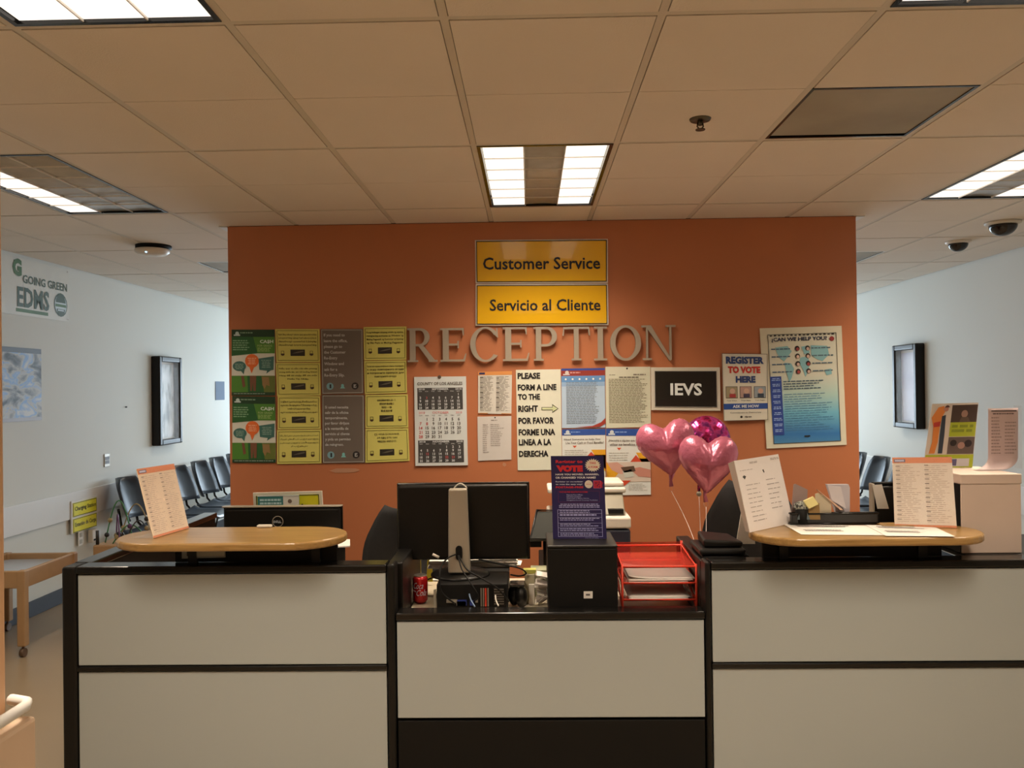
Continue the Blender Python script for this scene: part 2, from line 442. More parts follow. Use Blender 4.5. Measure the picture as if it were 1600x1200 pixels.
# ------------------------------------------------------------------ recessed light fixtures
def fixture(pattern, label, loc):
    t = thing('ceiling_light', label, 'ceiling light', (0, 0, 0), 'recessed ceiling lights')
    W, L = .293, .598
    f = MB()
    for a in ((-W, -W + .016, -L, L), (W - .016, W, -L, L), (-W + .016, W - .016, -L, -L + .016), (-W + .016, W - .016, L - .016, L)): f.box(*a, -.005, .075)
    f.build('frame', M['gloss'], t)
    B(-W + .016, W - .016, -L + .016, L - .016, .06, .075).build('housing', M['wplast'], t)
    lw = (2 * W - .04) / 3
    for i, ch in enumerate(pattern):
        a = -W + .02 + lw * i
        if ch == 'L':
            B(a + .003, a + lw - .003, -L + .018, L - .018, .004, .010).build('lamp_lens', LIT, t)
        else:
            MB().sheet(lambda u, v: (a + .003 + (lw - .006) * u, -L + .02 + (2 * L - .04) * v, .005 + .0035 * math.sin(PI * u)), 8, 1, .002).build('reflector', UNLIT, t)
    for i in range(1, 3):
        x = -W + .02 + lw * i
        B(x - .002, x + .002, -L + .016, L - .016, -.003, .012).build('louver_blade', BLADE, t)
    for j in range(1, 6):
        y = -L + .016 + (2 * L - .032) * j / 6
        B(-W + .018, W - .018, y - .001, y + .001, -.003, .0035).build('louver_blade', BLADE, t)
    t.location = loc; ORG[t.name] = Vector(loc)
    return t
lab = {(0, 0): 'ceiling light directly before the orange wall, two bright lanes and a grey middle',
       (-4, 0): 'half lit ceiling light on the left with two dark lanes above the banner',
       (4, 0): 'ceiling light on the right side near the black dome cameras',
       (-2, -4): 'large fully lit ceiling light at the upper left corner, nearest the viewer',
       (2, -4): 'fully lit ceiling light cut off by the upper right edge'}
protos = {}
for (c, r), pat in fix.items():
    loc = (X0 + T * (c + .5), Y0 + T * (r + 1), H)
    l = lab.get((c, r), 'lit recessed ceiling light %s, %s side' % ({4: 'just behind the orange wall', 8: 'near the back windows', -8: 'directly behind the viewer', -12: 'by the front wall'}.get(r), {-4: 'left', -2: 'left', 0: 'centre', 2: 'right', 4: 'right'}[c]))
    if pat in protos: dup(protos[pat], loc, 0, l)
    else: protos[pat] = fixture(pat, l, loc)
    n = pat.count('L')
    for i, ch in enumerate(pat):
        if ch == 'L': area('lamp_light', (loc[0] - .18 + .18 * i, loc[1], H - .008), .15, 1.1, POWERS[r])

# ------------------------------------------------------------------ ceiling hardware
gi = 0
glab = {(2, -1): 'large grey air return grille in the ceiling beside the sprinkler', (4, 5): 'small grey air grille in the ceiling right of the orange wall', (-4, 5): 'pale grey air grille in the ceiling left of the orange wall'}
for (c, r) in sorted(grilles):
    xa = max(X0 + T * c, XL) + .012; xb = min(X0 + T * (c + 1), XR) - .012; ya = Y0 + T * r + .012; yb = ya + T - .024
    t = thing('air_grille', glab[(c, r)], 'air vent', ((xa + xb) / 2, (ya + yb) / 2, H), 'ceiling air grilles')
    f = MB(); w_ = .012
    for a in ((xa, xa + w_, ya, yb), (xb - w_, xb, ya, yb), (xa + w_, xb - w_, ya, ya + w_), (xa + w_, xb - w_, yb - w_, yb)): f.box(*a, H - .002, H + .05)
    f.build('frame', M['gloss'], t)
    gm = ramp_mat('perforated_grey_metal', [(.3, (.26, .24, .19)), (.7, (.38, .35, .28))], 2, .6)
    B(xa + w_, xb - w_, ya + w_, yb - .03, H + .002, H + .006).build('perforated_panel', gm, t)
    B(xa + w_, xb - w_, yb - .03, yb - w_, H + .03, H + .035).build('gap_liner', M['dark_gap'], t)

p = PZ(1094, 184, H)
t = thing('sprinkler', 'brass fire sprinkler head hanging from the ceiling tile', 'sprinkler', p)
bz = mat('dark_brass', (.10, .085, .06), .35, metal=.8)
MB().lathe(p, [(.012, -.012), (.038, -.012), (.042, -.004), (.042, -.003)], 20).build('escutcheon', bz, t)
MB().lathe(p, [(.008, -.03), (.010, -.012)], 10).build('stem', bz, t)
m = MB(); m.tube([p + Vector((-.009, 0, -.02)), p + Vector((-.012, 0, -.034)), p + Vector((-.003, 0, -.045))], .003, 6); m.tube([p + Vector((.009, 0, -.02)), p + Vector((.012, 0, -.034)), p + Vector((.003, 0, -.045))], .003, 6); m.build('frame_arms', bz, t)
MB().lathe(p, [(.019, -.048), (.019, -.045), (.004, -.042)], 14).build('deflector', bz, t)

def dome(px, py, r, label, ringm):
    p = PZ(px, py, H - .004); t = thing('dome_camera', label, 'security camera', p, 'black dome cameras on the ceiling')
    MB().lathe(p, [(r, -.02), (r * 1.25, -.012), (r * 1.28, 0)], 28).build('mounting_ring', ringm, t)
    prof = [(max(r * math.sin(a), .001), -.018 - r * .85 * math.cos(a)) for a in [PI / 2 * i / 7 for i in range(8)]]
    MB().lathe(p, prof, 28).build('dome', mat('smoked_dome', (.012, .01, .01), .08), t)
dome(1567, 347, .085, 'black dome security camera on the ceiling, larger and nearer of the two', M['grid'])
dome(1497, 377, .068, 'black dome security camera with white rim, smaller and farther of the two', M['wplast'])

p = PZ(240, 384, H - .004)
t = thing('wireless_access_point', 'white ceiling access point with a tiny blue light above the left wall', 'access point', p)
MB().lathe(p, [(.10, -.03), (.12, -.02), (.12, 0)], 24).build('mounting_plate', M['matte'], t)
MB().lathe(p - Vector((0, .02, 0)), [(.03, -.075), (.09, -.068), (.115, -.05), (.115, -.03)], 24).build('housing', M['wplast'], t)
MB().ball(p + Vector((.0, -.115, -.06)), .008).build('indicator', mat('blue_indicator', (.1, .3, 1), emit=(.3, .6, 1), estr=4), t)

# ================================================================== LEFT WALL
def lwq(ya, yb, zt, zb, lift=.006): return [(XL + lift, ya, zt), (XL + lift, yb, zt), (XL + lift, yb, zb), (XL + lift, ya, zb)]
GREEN = (58, 92, 52); DKG = (48, 66, 50)
zt = PX(97, 420, XL).z; zb = PX(99, 502, XL).z
o, P = sheet('banner', 'white banner reading GOING GREEN EDMS in green high on the left wall', 'banner', lwq(5.2, 6.74, zt, zb), mat('banner_vinyl', (.66, .67, .62), .4), .002, pname='lettering')
gr = mat('banner_green', (.05, .14, .03), .5); dg_ = mat('banner_dark_green', (.035, .08, .045), .5)
P.text('GOING GREEN', .60, .28, .985, .43, dg_, .02)
P.text('EDMS', .555, .50, .82, .86, dg_, .03, shear=.0)
P.rect(.545, .885, .81, .945, gr)
P.text('G', .52, .02, .592, .33, gr, .06)
P.disc(.925, .70, .062, dg_, 1); P.disc(.925, .70, .054, (190, 190, 170), 2); P.disc(.925, .66, .045, dg_, 3, a0=PI, a1=2 * PI); P.rect(.875, .69, .975, .74, gr, 3); P.disc(.925, .78, .038, dg_, 3, a0=0, a1=PI); P.rect(.897, .79, .953, .82, (190, 190, 170), 4)
for u, v in ((.01, .04), (.99, .04), (.01, .96), (.99, .96)): P.disc(u, v, .004, M['steel'], 4)

sk = ramp_mat('poster_sky_and_cloud', [(.34, (.03, .035, .04)), (.43, (.22, .24, .26)), (.5, (.50, .50, .48)), (.56, (.18, .36, .66)), (.66, (.60, .62, .64))], 4.5, .55, stretch=(1, 1.2, 2.4), coat=0, distort=.6)
zt = PX(53, 545, XL).z; zb = PX(53, 657, XL).z
o, P = sheet('landscape_poster', 'glossy blue and grey landscape poster on the left wall below the banner', 'poster', lwq(5.45, 6.35, zt, zb), sk, .004)
P.rect(0, 0, 1, .07, (60, 56, 52)); P.rect(0, .95, 1, 1, (150, 135, 120))

def display_case(X, ya, yb, zt, zb, s, label, paper):
    # s=+1: fixed to the left wall, opening towards +X
    t = thing('display_case', label, 'display case', (X, (ya + yb) / 2, zb), 'framed notice cases on the side walls')
    fx = X + s * .09; a, b = min(X, fx), max(X, fx); fw = .055
    f = MB()
    f.box(a, b, ya, ya + fw, zb, zt); f.box(a, b, yb - fw, yb, zb, zt); f.box(a, b, ya + fw, yb - fw, zb, zb + fw); f.box(a, b, ya + fw, yb - fw, zt - fw, zt)
    f.build('frame', M['black'], t, bevel=.012, seg=3)
    B(min(X, X + s * .02), max(X, X + s * .02), ya + fw, yb - fw, zb + fw, zt - fw).build('back_panel', M['white'], t)
    pp = X + s * .026
    q = [(pp, ya + .07, zt - .08), (pp, yb - .07, zt - .08), (pp, yb - .07, zb + .07), (pp, ya + .07, zb + .07)]
    if s < 0: q = [q[1], q[0], q[3], q[2]]
    MB().slab(q, quad_normal(q), .004).build('notice', paper, t)
    gx = X + s * .075
    B(min(gx, gx + s * .003), max(gx, gx + s * .003), ya + fw, yb - fw, zb + fw, zt - fw).build('glass', M['caseglass'], t)
snow = ramp_mat('snowy_picture', [(.35, (.25, .28, .30)), (.5, (.62, .66, .68)), (.65, (.85, .88, .92))], 5, .5, stretch=(1, 2, 1))
lav = ramp_mat('lavender_notice', [(.35, (.55, .56, .70)), (.65, (.75, .77, .88))], 3, .5)
def zAt(px, py, X): return PX(px, py, X).z
display_case(XL, PX(250, 600, XL + .09).y, PX(285, 600, XL + .09).y, zAt(250, 556, XL + .09), zAt(250, 697, XL + .09), 1, 'black framed display case on the left wall with a pale snowy picture', snow)
display_case(XR, PX(1431, 600, XR - .09).y, PX(1394, 600, XR - .09).y, zAt(1431, 536, XR - .09), zAt(1431, 671, XR - .09), -1, 'black framed display case on the right wall with a lavender notice', lav)

ya, yb = PX(336, 600, XL).y, PX(350, 600, XL).y
o, P = sheet('wall_plate', 'plain blue grey rectangular notice on the left wall near the orange wall', 'notice', lwq(ya, yb, zAt(343, 596, XL), zAt(343, 625, XL)), mat('blue_grey_card', (.20, .26, .36), .8, spec=.1), .004)
# switch
ya, yb = PX(162, 700, XL).y, PX(170, 700, XL).y; zt, zb = zAt(166, 709, XL), zAt(166, 729, XL)
t = thing('outlet_plate', 'small steel electrical outlet plate alone on the left wall', 'outlet', (XL, (ya + yb) / 2, zb), 'electrical outlets on the left wall')
mb = B(XL, XL + .008, ya, yb, zb, zt).build('cover_plate', M['steel'], t, bevel=.002)
for z in (zb + .025, zt - .055): B(XL + .008, XL + .011, ya + .012, yb - .012, z, z + .03).build('socket', mat('grey_socket', (.12, .12, .13), .5), t)
# charging station sign
ya, yb = PX(110, 790, XL + .02).y, PX(151, 790, XL + .02).y
zt, zb = (zAt(110, 785, XL + .02) + zAt(151, 772, XL + .02)) / 2, (zAt(112, 835, XL + .02) + zAt(151, 821, XL + .02)) / 2
t = thing('charging_station_sign', 'yellow charging station sign in two languages on the left wall trim', 'sign', (XL, (ya + yb) / 2, zb))
B(XL + .018, XL + .028, ya, yb, zb, zt).build('backing', M['trim'], t, bevel=.002)
yel = mat('bright_yellow_sign', (.86, .82, .05), .4)
for k, tx in enumerate(('Charging Station', 'Estación de Carga')):
    za = zt - .018 - k * (zt - zb) * .49; zc = za - (zt - zb) * .43
    q = [(XL + .031, ya + .02, za), (XL + .031, yb - .02, za), (XL + .031, yb - .02, zc), (XL + .031, ya + .02, zc)]
    pn = MB().slab(q, Vector((1, 0, 0)), .003).build('sign_panel', yel, t)
    P = Print(pn, q, 'lettering'); P.frame(.01, .02, .99, .98, .012, (15, 15, 12)); P.text(tx, .07, .30, .95, .68, (15, 15, 12), .01, shear=.0)
# outlet and charger below it
yc = PX(122, 840, XL).y; zc = zAt(122, 842, XL + .018)
t = thing('outlet_plate', 'cream electrical outlet under the yellow charging station sign', 'outlet', (XL + .018, yc, zc - .06), 'electrical outlets on the left wall')
B(XL + .018, XL + .024, yc - .038, yc + .038, zc - .06, zc + .06).build('cover_plate', M['wplast'], t, bevel=.002)
for z in (zc - .045, zc + .01): B(XL + .024, XL + .028, yc - .018, yc + .018, z, z + .034).build('socket', M['silver'], t)
yc = PX(138, 840, XL).y; zc = zAt(138, 838, XL + .018)
t = thing('plug_charger', 'white plug in charger beside the outlet below the charging sign', 'charger', (XL + .018, yc, zc - .06))
B(XL + .018, XL + .06, yc - .04, yc + .04, zc - .055, zc + .055).build('body', M['wplast'], t, bevel=.006)
B(XL + .06, XL + .063, yc - .025, yc + .025, zc - .04, zc - .025).build('port', M['matte'], t)
nail = PX(196, 636, XL); tag(MB().tube([nail, nail + Vector((.015, 0, 0))], .006, 8).build('nail', M['matte']), 'tiny dark nail in the left wall between outlet and display case', 'nail')

# ------------------------------------------------------------------ waiting chairs
def make_chair(label, group):
    t = thing('waiting_chair', label, 'chair', (0, 0, 0), group)    # faces +Y
    MB().sheet(lambda u, v: ((u - .5) * (.48 - .05 * v), -.18 + .43 * v, .45 - .02 * math.sin(PI * u) * (1 - .4 * v) - .035 * max(0, v - .8) / .2 + .03 * max(0, .12 - v) / .12), 10, 10, .016).build('seat', M['chair'], t)
    def back(u, v):
        wd = .47 - .10 * abs(v - .35) - .12 * max(0, v - .82) / .18
        return ((u - .5) * wd, -.21 - .12 * v + .10 * (2 * u - 1) ** 2, .56 + .36 * v)
    MB().sheet(back, 12, 8, .014).build('backrest', M['chair'], t)
    for sx in (-1, 1):
        MB().tube([(sx * .15, -.25, .66), (sx * .15, -.22, .50), (sx * .16, -.16, .425), (sx * .17, .18, .42)], .012, 8).build('back_support', M['gloss'], t)
        MB().tube([(sx * .19, .17, .42), (sx * .22, .24, .0)], .011, 8).build('leg', M['gloss'], t)
        MB().tube([(sx * .19, -.14, .42), (sx * .22, -.22, .0)], .011, 8).build('leg', M['gloss'], t)
    MB().tube([(-.2, 0, .415), (.2, 0, .415)], .012, 8).build('cross_bar', M['gloss'], t)
    return t
g1 = 'dark chairs along the left wall'; ys = [7.39, 7.93, 8.48, 9.03, 9.55, 10.08]
ord_ = ['nearest', 'second', 'third', 'fourth', 'fifth', 'farthest']
ch = make_chair('dark blue plastic waiting chair on the left wall, nearest of its row', g1)
ch.location = (-3.38, ys[0], 0); ch.rotation_euler = (0, 0, -PI / 2)
for i in range(1, 6): dup(ch, (-3.38, ys[i], 0), -PI / 2, 'dark blue plastic waiting chair on the left wall, %s from the viewer' % ord_[i])
g2 = 'dark chairs along the right wall'
for i, y in enumerate((8.1, 8.7, 9.3)): dup(ch, (3.38, y, 0), PI / 2, 'dark blue plastic waiting chair by the right wall, %s seen past the orange wall' % ('first', 'second', 'third')[i], g2)

# ------------------------------------------------------------------ wooden play table and bead maze
t = thing('play_table', 'low wooden frame table on casters with a pale blue inset top by the left wall', 'table', (-3.45, 5.5, 0))
tx0, tx1, ty0, ty1, tz = -3.75, -3.24, 5.24, 5.86, .55
B(tx0 + .03, tx1 - .03, ty0 + .03, ty1 - .03, tz - .055, tz - .04).build('inset_top', mat('pale_blue_top', (.42, .48, .56), .3), t)
for a in ((tx0, tx1, ty0, ty0 + .03), (tx0, tx1, ty1 - .03, ty1), (tx0, tx0 + .03, ty0 + .03, ty1 - .03), (tx1 - .03, tx1, ty0 + .03, ty1 - .03)):
    B(*a, tz - .11, tz).build('apron', M['toywood'], t, bevel=.005)
for x in (tx0 + .02, tx1 - .02):
    for y in (ty0 + .02, ty1 - .02):
        B(x - .026, x + .026, y - .026, y + .026, .07, tz + .004).build('leg', M['toywood'], t, bevel=.008)
        c = MB(); c.tube([(x - .012, y, .028), (x + .012, y, .028)], .028, 14); c.tube([(x, y, .028), (x, y, .075)], .008, 8); c.build('caster', mat('brown_caster', (.12, .07, .04), .4), t)
t = thing('bead_maze', 'wire bead maze toy with loops of wire on a wooden block behind the desk', 'toy', (-2.95, 6.0, 0))
B(-3.12, -2.72, 5.85, 6.15, 0, .60).build('base', M['toywood'], t, bevel=.01)
def arcw(a, b, h, k=14): a = Vector(a); b = Vector(b); return [a.lerp(b, i / k) + Vector((0, 0, h * math.sin(PI * i / k))) for i in range(k + 1)]
wc = [mat('wire_green', (.05, .22, .08), .4), mat('wire_tan', (.35, .28, .14), .4), mat('wire_purple', (.12, .04, .14), .4), mat('wire_black', (.02, .02, .02), .4)]
wires = [((-3.08, 5.95, .6), (-2.9, 6.0, .6), .30), ((-3.0, 6.0, .6), (-2.76, 6.02, .6), .27), ((-3.05, 6.05, .6), (-2.95, 5.9, .6), .2), ((-2.92, 5.92, .6), (-2.8, 6.08, .6), .15), ((-3.0, 5.9, .6), (-2.85, 6.1, .6), .12)]
for i, (a, b, h) in enumerate(wires):
    MB().tube(arcw(a, b, h), .005, 6).build('wire', wc[i % 4], t)
for i in range(14):
    a, b, h = wires[i % 5]; k = random.choice((0.06, .12, .18, .8, .88, .94)); pp = Vector(a).lerp(Vector(b), k) + Vector((0, 0, h * math.sin(PI * k)))
    MB().ball(pp, .018, n=8, m=6).build('bead', wc[random.choice((1, 2, 3))], t)
MB().tube([(-3.10, 5.88, .60 - .0), (-3.10, 5.88, .70)], .012, 8).build('post', wc[3], t)
# ================================================================== DESK
DY = 3.30
xl = PY(97, 1000, DY).x; xm1 = PY(605, 1000, DY).x; xm1b = PY(613, 1000, DY).x; xm2 = PY(1103, 1000, DY).x; xm2b = PY(1112, 1000, DY).x
ZH, ZL = .985, .79; DB = DY + .09
def post(m, x0, x1, z, parent): return B(x0, x1, DY - .004, DB, 0, z).build('post', m, parent, bevel=.012, seg=3)
# left high partition
t = thing('desk_partition', 'tall left section of the reception desk with two cream panels', 'desk', ((xl + xm1b) / 2, DY, 0), 'reception desk front sections')
xpl = PY(120, 1000, DY).x
post(M['black'], xl, xpl, ZH, t); post(M['black'], xm1, xm1b + .012, ZH, t)
B(xpl, xm1, DY - .006, DB, ZH - .03, ZH).build('top_cap', M['gloss'], t, bevel=.006)
zr1, zr2 = .585, .565
B(xpl, xm1, DY - .004, DY + .03, zr2, zr1).build('middle_rail', M['gloss'], t, bevel=.004)
B(xpl, xm1, DY + .03, DB, .06, ZH - .03).build('core', M['matte'], t)
B(xpl, xm1, DY + .01, DB, 0, .06).build('plinth', M['black'], t)
B(xpl + .004, xm1 - .004, DY + .004, DY + .028, zr1 + .003, ZH - .034).build('panel', M['cream'], t, bevel=.003)
B(xpl + .004, xm1 - .004, DY + .004, DY + .028, .065, zr2 - .003).build('panel', M['cream'], t, bevel=.003)
# side return
t = thing('desk_side_partition', 'black capped side return of the desk running back at the far left', 'desk', (xl + .03, 4.0, 0))
B(xl + .006, xl + .07, DB + .004, 4.75, 0, ZH - .03).build('core', M['matte'], t)
B(xl, xl + .078, DB + .002, 4.76, ZH - .03, ZH).build('top_cap', M['gloss'], t, bevel=.006)
# centre low partition
t = thing('desk_partition', 'low middle section of the reception desk with one cream panel over black', 'desk', ((xm1b + xm2) / 2, DY, 0), 'reception desk front sections')
a, b = xm1b + .014, xm2 - .002
B(a, b, DY - .004, DB, ZL - .03, ZL).build('top_cap', M['gloss'], t, bevel=.006)
zc = PY(860, 1122, DY).z
B(a, b, DY + .03, DB, .0, ZL - .03).build('core', M['matte'], t)
B(a + .004, b - .004, DY + .004, DY + .028, zc, ZL - .034).build('panel', M['cream'], t, bevel=.003)
B(a + .004, b - .004, DY + .006, DY + .028, .04, zc - .012).build('lower_panel', M['matte'], t, bevel=.003)
# right high partition
xe = 2.62
t = thing('desk_partition', 'tall right section of the reception desk with two cream panels', 'desk', ((xm2 + xe) / 2, DY, 0), 'reception desk front sections')
post(M['black'], xm2, xm2b, ZH, t); post(M['black'], xe - .06, xe, ZH, t)
B(xm2b, xe - .06, DY - .006, DB, ZH - .03, ZH).build('top_cap', M['gloss'], t, bevel=.006)
B(xm2b, xe - .06, DY - .004, DY + .03, zr2, zr1).build('middle_rail', M['gloss'], t, bevel=.004)
B(xm2b, xe - .06, DY + .03, DB, .06, ZH - .03).build('core', M['matte'], t)
B(xm2b, xe - .06, DY + .01, DB, 0, .06).build('plinth', M['black'], t)
B(xm2b + .004, xe - .064, DY + .004, DY + .028, zr1 + .003, ZH - .034).build('panel', M['cream'], t, bevel=.003)
B(xm2b + .004, xe - .064, DY + .004, DY + .028, .065, zr2 - .003).build('panel', M['cream'], t, bevel=.003)
# low end walls between the tall and low sections (black side faces seen in the gap)
for nm, x0, x1, lb in (('desk_side_partition', xm1 - .01, xm1 + .05, 'short black divider beside the soda can end of the desk'), ('desk_side_partition', xm2 + .0, xm2 + .06, 'short black divider beside the red letter tray')):
    tag(B(x0, x1, DB + .004, 3.95, 0, ZH - .012).build(nm, M['black'], bevel=.006), lb, 'desk')
# worktop
ZW = .74
t = thing('worktop', 'long pale laminate desk worktop behind the reception front', 'worktop', (0, 3.8, 0))
B(xm1 + .054, xm2 - .004, DB + .006, 4.12, ZW - .03, ZW).build('surface', mat('pale_desk_laminate', (.58, .50, .38), .35), t, bevel=.004)
for x in (xm1 + .16, xm2 - .12): B(x, x + .03, DB + .03, 4.05, 0, ZW - .03).build('support', M['matte'], t)
tag(B(xl + .084, xm1 - .014, DB + .006, 4.12, ZW - .03, ZW).build('worktop', mat('pale_desk_laminate', (.5, .5, .5)), bevel=.004), 'worktop behind the tall left desk section under the black monitor', 'worktop')
tag(B(xm2 + .064, xe - .02, DB + .006, 4.12, ZW - .03, ZW).build('worktop', mat('pale_desk_laminate', (.5, .5, .5)), bevel=.004), 'worktop behind the tall right desk section', 'worktop')

# transaction counters
def counter(px0, px1, py_f, py_b, label, rx0, rx1):
    zt_ = 1.10; th = .032
    yf = PZ((px0 + px1) / 2, py_f, zt_).y; yb = PZ((px0 + px1) / 2, py_b, zt_).y
    ym = (yf + yb) / 2; x0 = PZ(px0, (py_f + py_b) / 2, zt_).x; x1 = PZ(px1, (py_f + py_b) / 2, zt_).x
    r = (yb - yf) / 2
    t = thing('transaction_counter', label, 'counter', ((x0 + x1) / 2, ym, ZH), 'maple counters on the reception desk')
    pts = []
    for c, a0 in ((x1 - r * 1.0, -PI / 2), (x0 + r * 1.0, PI / 2)):
        for i in range(17):
            a = a0 + PI * i / 16; pts.append((c + r * math.cos(a), ym + r * math.sin(a), zt_ - th))
    mb = MB().prism(pts, (0, 0, th)); o = mb.build('counter_top', M['wood'], t, bevel=.010, seg=4)
    B(rx0, rx1, DY + .07, DY + .09, ZH + .002, zt_ - th - .001).build('gap_darkener', M['matte'], t)  # added black sheet so the open gap under the counter looks dark
    for x in (rx0 + .06, rx1 - .10):
        B(x, x + .035, DY + .015, yb - .05, zt_ - th - .014, zt_ - th - .001).build('bracket', M['black'], t)
        B(x, x + .035, DY + .05, DY + .07, ZH, zt_ - th - .014).build('bracket', M['black'], t)
    return yf, yb, x0, x1
LC = counter(192, 538, 849, 823, 'oval maple counter on the left of the desk holding the orange topped notice', PY(262, 860, DY).x, PY(520, 860, DY).x)
RC = counter(1170, 1536, 841, 818, 'oval maple counter on the right of the desk crowded with papers and organizer', PY(1200, 860, DY).x, PY(1485, 860, DY).x)

# ================================================================== WALL SIGNS
YEL = (222, 158, 12); WH = (215, 198, 165); BK = (22, 18, 14); GRY = (112, 96, 78); LTX = (190, 178, 155)
def framed(name, label, q, face, group, fr=M['wplast'], bw=.008, t=.012):
    n = quad_normal(q); q = [Vector(p) for p in q]
    th = thing(name, label, 'sign', (q[3] + q[2]) / 2, group)
    MB().slab([p + n * 0 for p in q], n, t).build('backing', fr, th, bevel=.002)
    W_ = (q[1] - q[0]).length; H_ = (q[3] - q[0]).length
    q2 = sub(q, bw / W_, bw / H_, 1 - bw / W_, 1 - bw / H_, n, .0025)
    pn = MB().slab(q2, n, .003).build('face', face, th)
    return th, pn, q2
gsy = mat('yellow_gloss_sign', obs(228, 165, 15), .22, coat=.5, var=.02)
_, pn, q2 = framed('customer_service_sign', 'glossy yellow sign reading Customer Service, topmost on the orange wall', wq([(742, 375), (950, 373), (950, 442), (743, 443)], .014), gsy, 'yellow service signs')
P = Print(pn, q2, 'lettering'); P.frame(0, 0, 1, 1, .006, BK); P.text('Customer Service', .05, .40, .95, .70, BK, .018)
_, pn, q2 = framed('customer_service_sign', 'glossy yellow sign reading Servicio al Cliente under the English one', wq([(743, 444), (950, 443), (951, 508), (743, 509)], .014), gsy, 'yellow service signs')
P = Print(pn, q2, 'lettering'); P.frame(0, 0, 1, 1, .006, BK); P.text('Servicio al Cliente', .10, .36, .95, .66, BK, .018)

# RECEPTION letters (serif, built from stems, serifs and bowls)
def arcband(cx, cy, ro, ri, a0, a1, n=18):   # ro=(rx,ry) outer, ri inner (rx,ry,dx)
    out = [(cx + ro[0] * math.cos(a0 + (a1 - a0) * i / n), cy + ro[1] * math.sin(a0 + (a1 - a0) * i / n)) for i in range(n + 1)]
    inn = [(cx + ri[0] * math.cos(a0 + (a1 - a0) * i / n), cy + ri[1] * math.sin(a0 + (a1 - a0) * i / n)) for i in range(n + 1)]
    return [[out[i], out[i + 1], inn[i + 1], inn[i]] for i in range(n)]
def R_(x0, y0, x1, y1): return [[(x0, y0), (x1, y0), (x1, y1), (x0, y1)]]
def stem(x, w_=.17, s0=.07, s1=.07): return R_(x, 0, x + w_, 1) + R_(x - s0, 0, x + w_ + s1, .055) + R_(x - s0, .945, x + w_ + s1, 1)
LET = {
 'R': (.90, stem(.09) + R_(.2, .93, .42, 1) + R_(.2, .46, .42, .53) + arcband(.40, .73, (.29, .27), (.14, .20), -PI / 2, PI / 2) + [[(.34, .48), (.50, .48), (.86, .03), (.68, .03)]] + R_(.66, 0, .92, .055)),
 'E': (.78, stem(.09) + R_(.2, .94, .70, 1) + R_(.2, .48, .55, .54) + R_(.2, 0, .72, .065) + [[(.64, 1), (.70, 1), (.70, .78), (.675, .78)]] + [[(.51, .62), (.55, .62), (.55, .40), (.51, .40)]] + [[(.66, 0), (.72, 0), (.77, .24), (.74, .24)]]),
 'C': (.90, arcband(.48, .5, (.47, .52), (.31, .46), PI * .20, PI * 1.78, 26) + [[(.80, .98), (.84, .98), (.86, .70), (.82, .70)]] + [[(.74, .86), (.84, .80), (.84, .72), (.78, .74)]]),
 'P': (.80, stem(.09) + R_(.2, .93, .44, 1) + R_(.2, .42, .44, .49) + arcband(.42, .71, (.33, .29), (.17, .22), -PI / 2, PI / 2)),
 'T': (.86, R_(.355, 0, .505, 1) + R_(.28, 0, .58, .055) + R_(.03, .935, .83, 1) + [[(.03, 1), (.07, 1), (.04, .74), (.0, .74)]] + [[(.79, 1), (.83, 1), (.86, .74), (.82, .74)]]),
 'I': (.40, stem(.125, .15, .11, .11)),
 'O': (.98, arcband(.49, .5, (.49, .52), (.32, .45), 0, 2 * PI, 36)),
 'N': (1.0, R_(.13, 0, .185, .97) + R_(.03, 0, .29, .055) + R_(.0, .945, .2, 1) + [[(.10, 1), (.27, 1), (.86, .0), (.80, -.03)]] + R_(.80, 0, .86, 1) + R_(.70, .945, .98, 1)),
}
spots = [('R', 637, 683, 513.5, 566), ('E', 688, 730, 513.5, 565.5), ('C', 735, 781, 512.5, 565), ('E', 785, 828, 512, 564.5), ('P', 833, 873, 511.5, 564), ('T', 879, 922, 511.5, 563.5), ('I', 927, 949, 511, 563.5), ('O', 953, 1001, 510, 563), ('N', 1002, 1056, 509, 563)]
ordn = ['first', 'second, an E after the R', 'third', 'fourth, an E after the C', 'fifth', 'sixth', 'seventh', 'eighth', 'last']
for i, (chh, x0, x1, yt, yb) in enumerate(spots):
    wid, polys = LET[chh]
    a = PY(x0, yb, WALL_Y); b = PY(x1, yb, WALL_Y); tt = PY(x0, yt, WALL_Y); hh = tt.z - a.z; ww = b.x - a.x
    mb = MB()
    for k, pl in enumerate(polys):
        ar = sum(pl[j][0] * pl[(j + 1) % len(pl)][1] - pl[(j + 1) % len(pl)][0] * pl[j][1] for j in range(len(pl)))
        if ar < 0: pl = pl[::-1]
        mb.prism([(a.x + u / wid * ww, WALL_Y - .030 - k * .00012, a.z + v * hh) for u, v in pl][::-1], (0, .018 + k * .00004, 0))
    o = mb.build('metal_letter', M['letter'])
    tag(o, 'raised silver metal letter %s of RECEPTION, %s in the word' % (chh, ordn[i]), 'letter', 'RECEPTION letters')

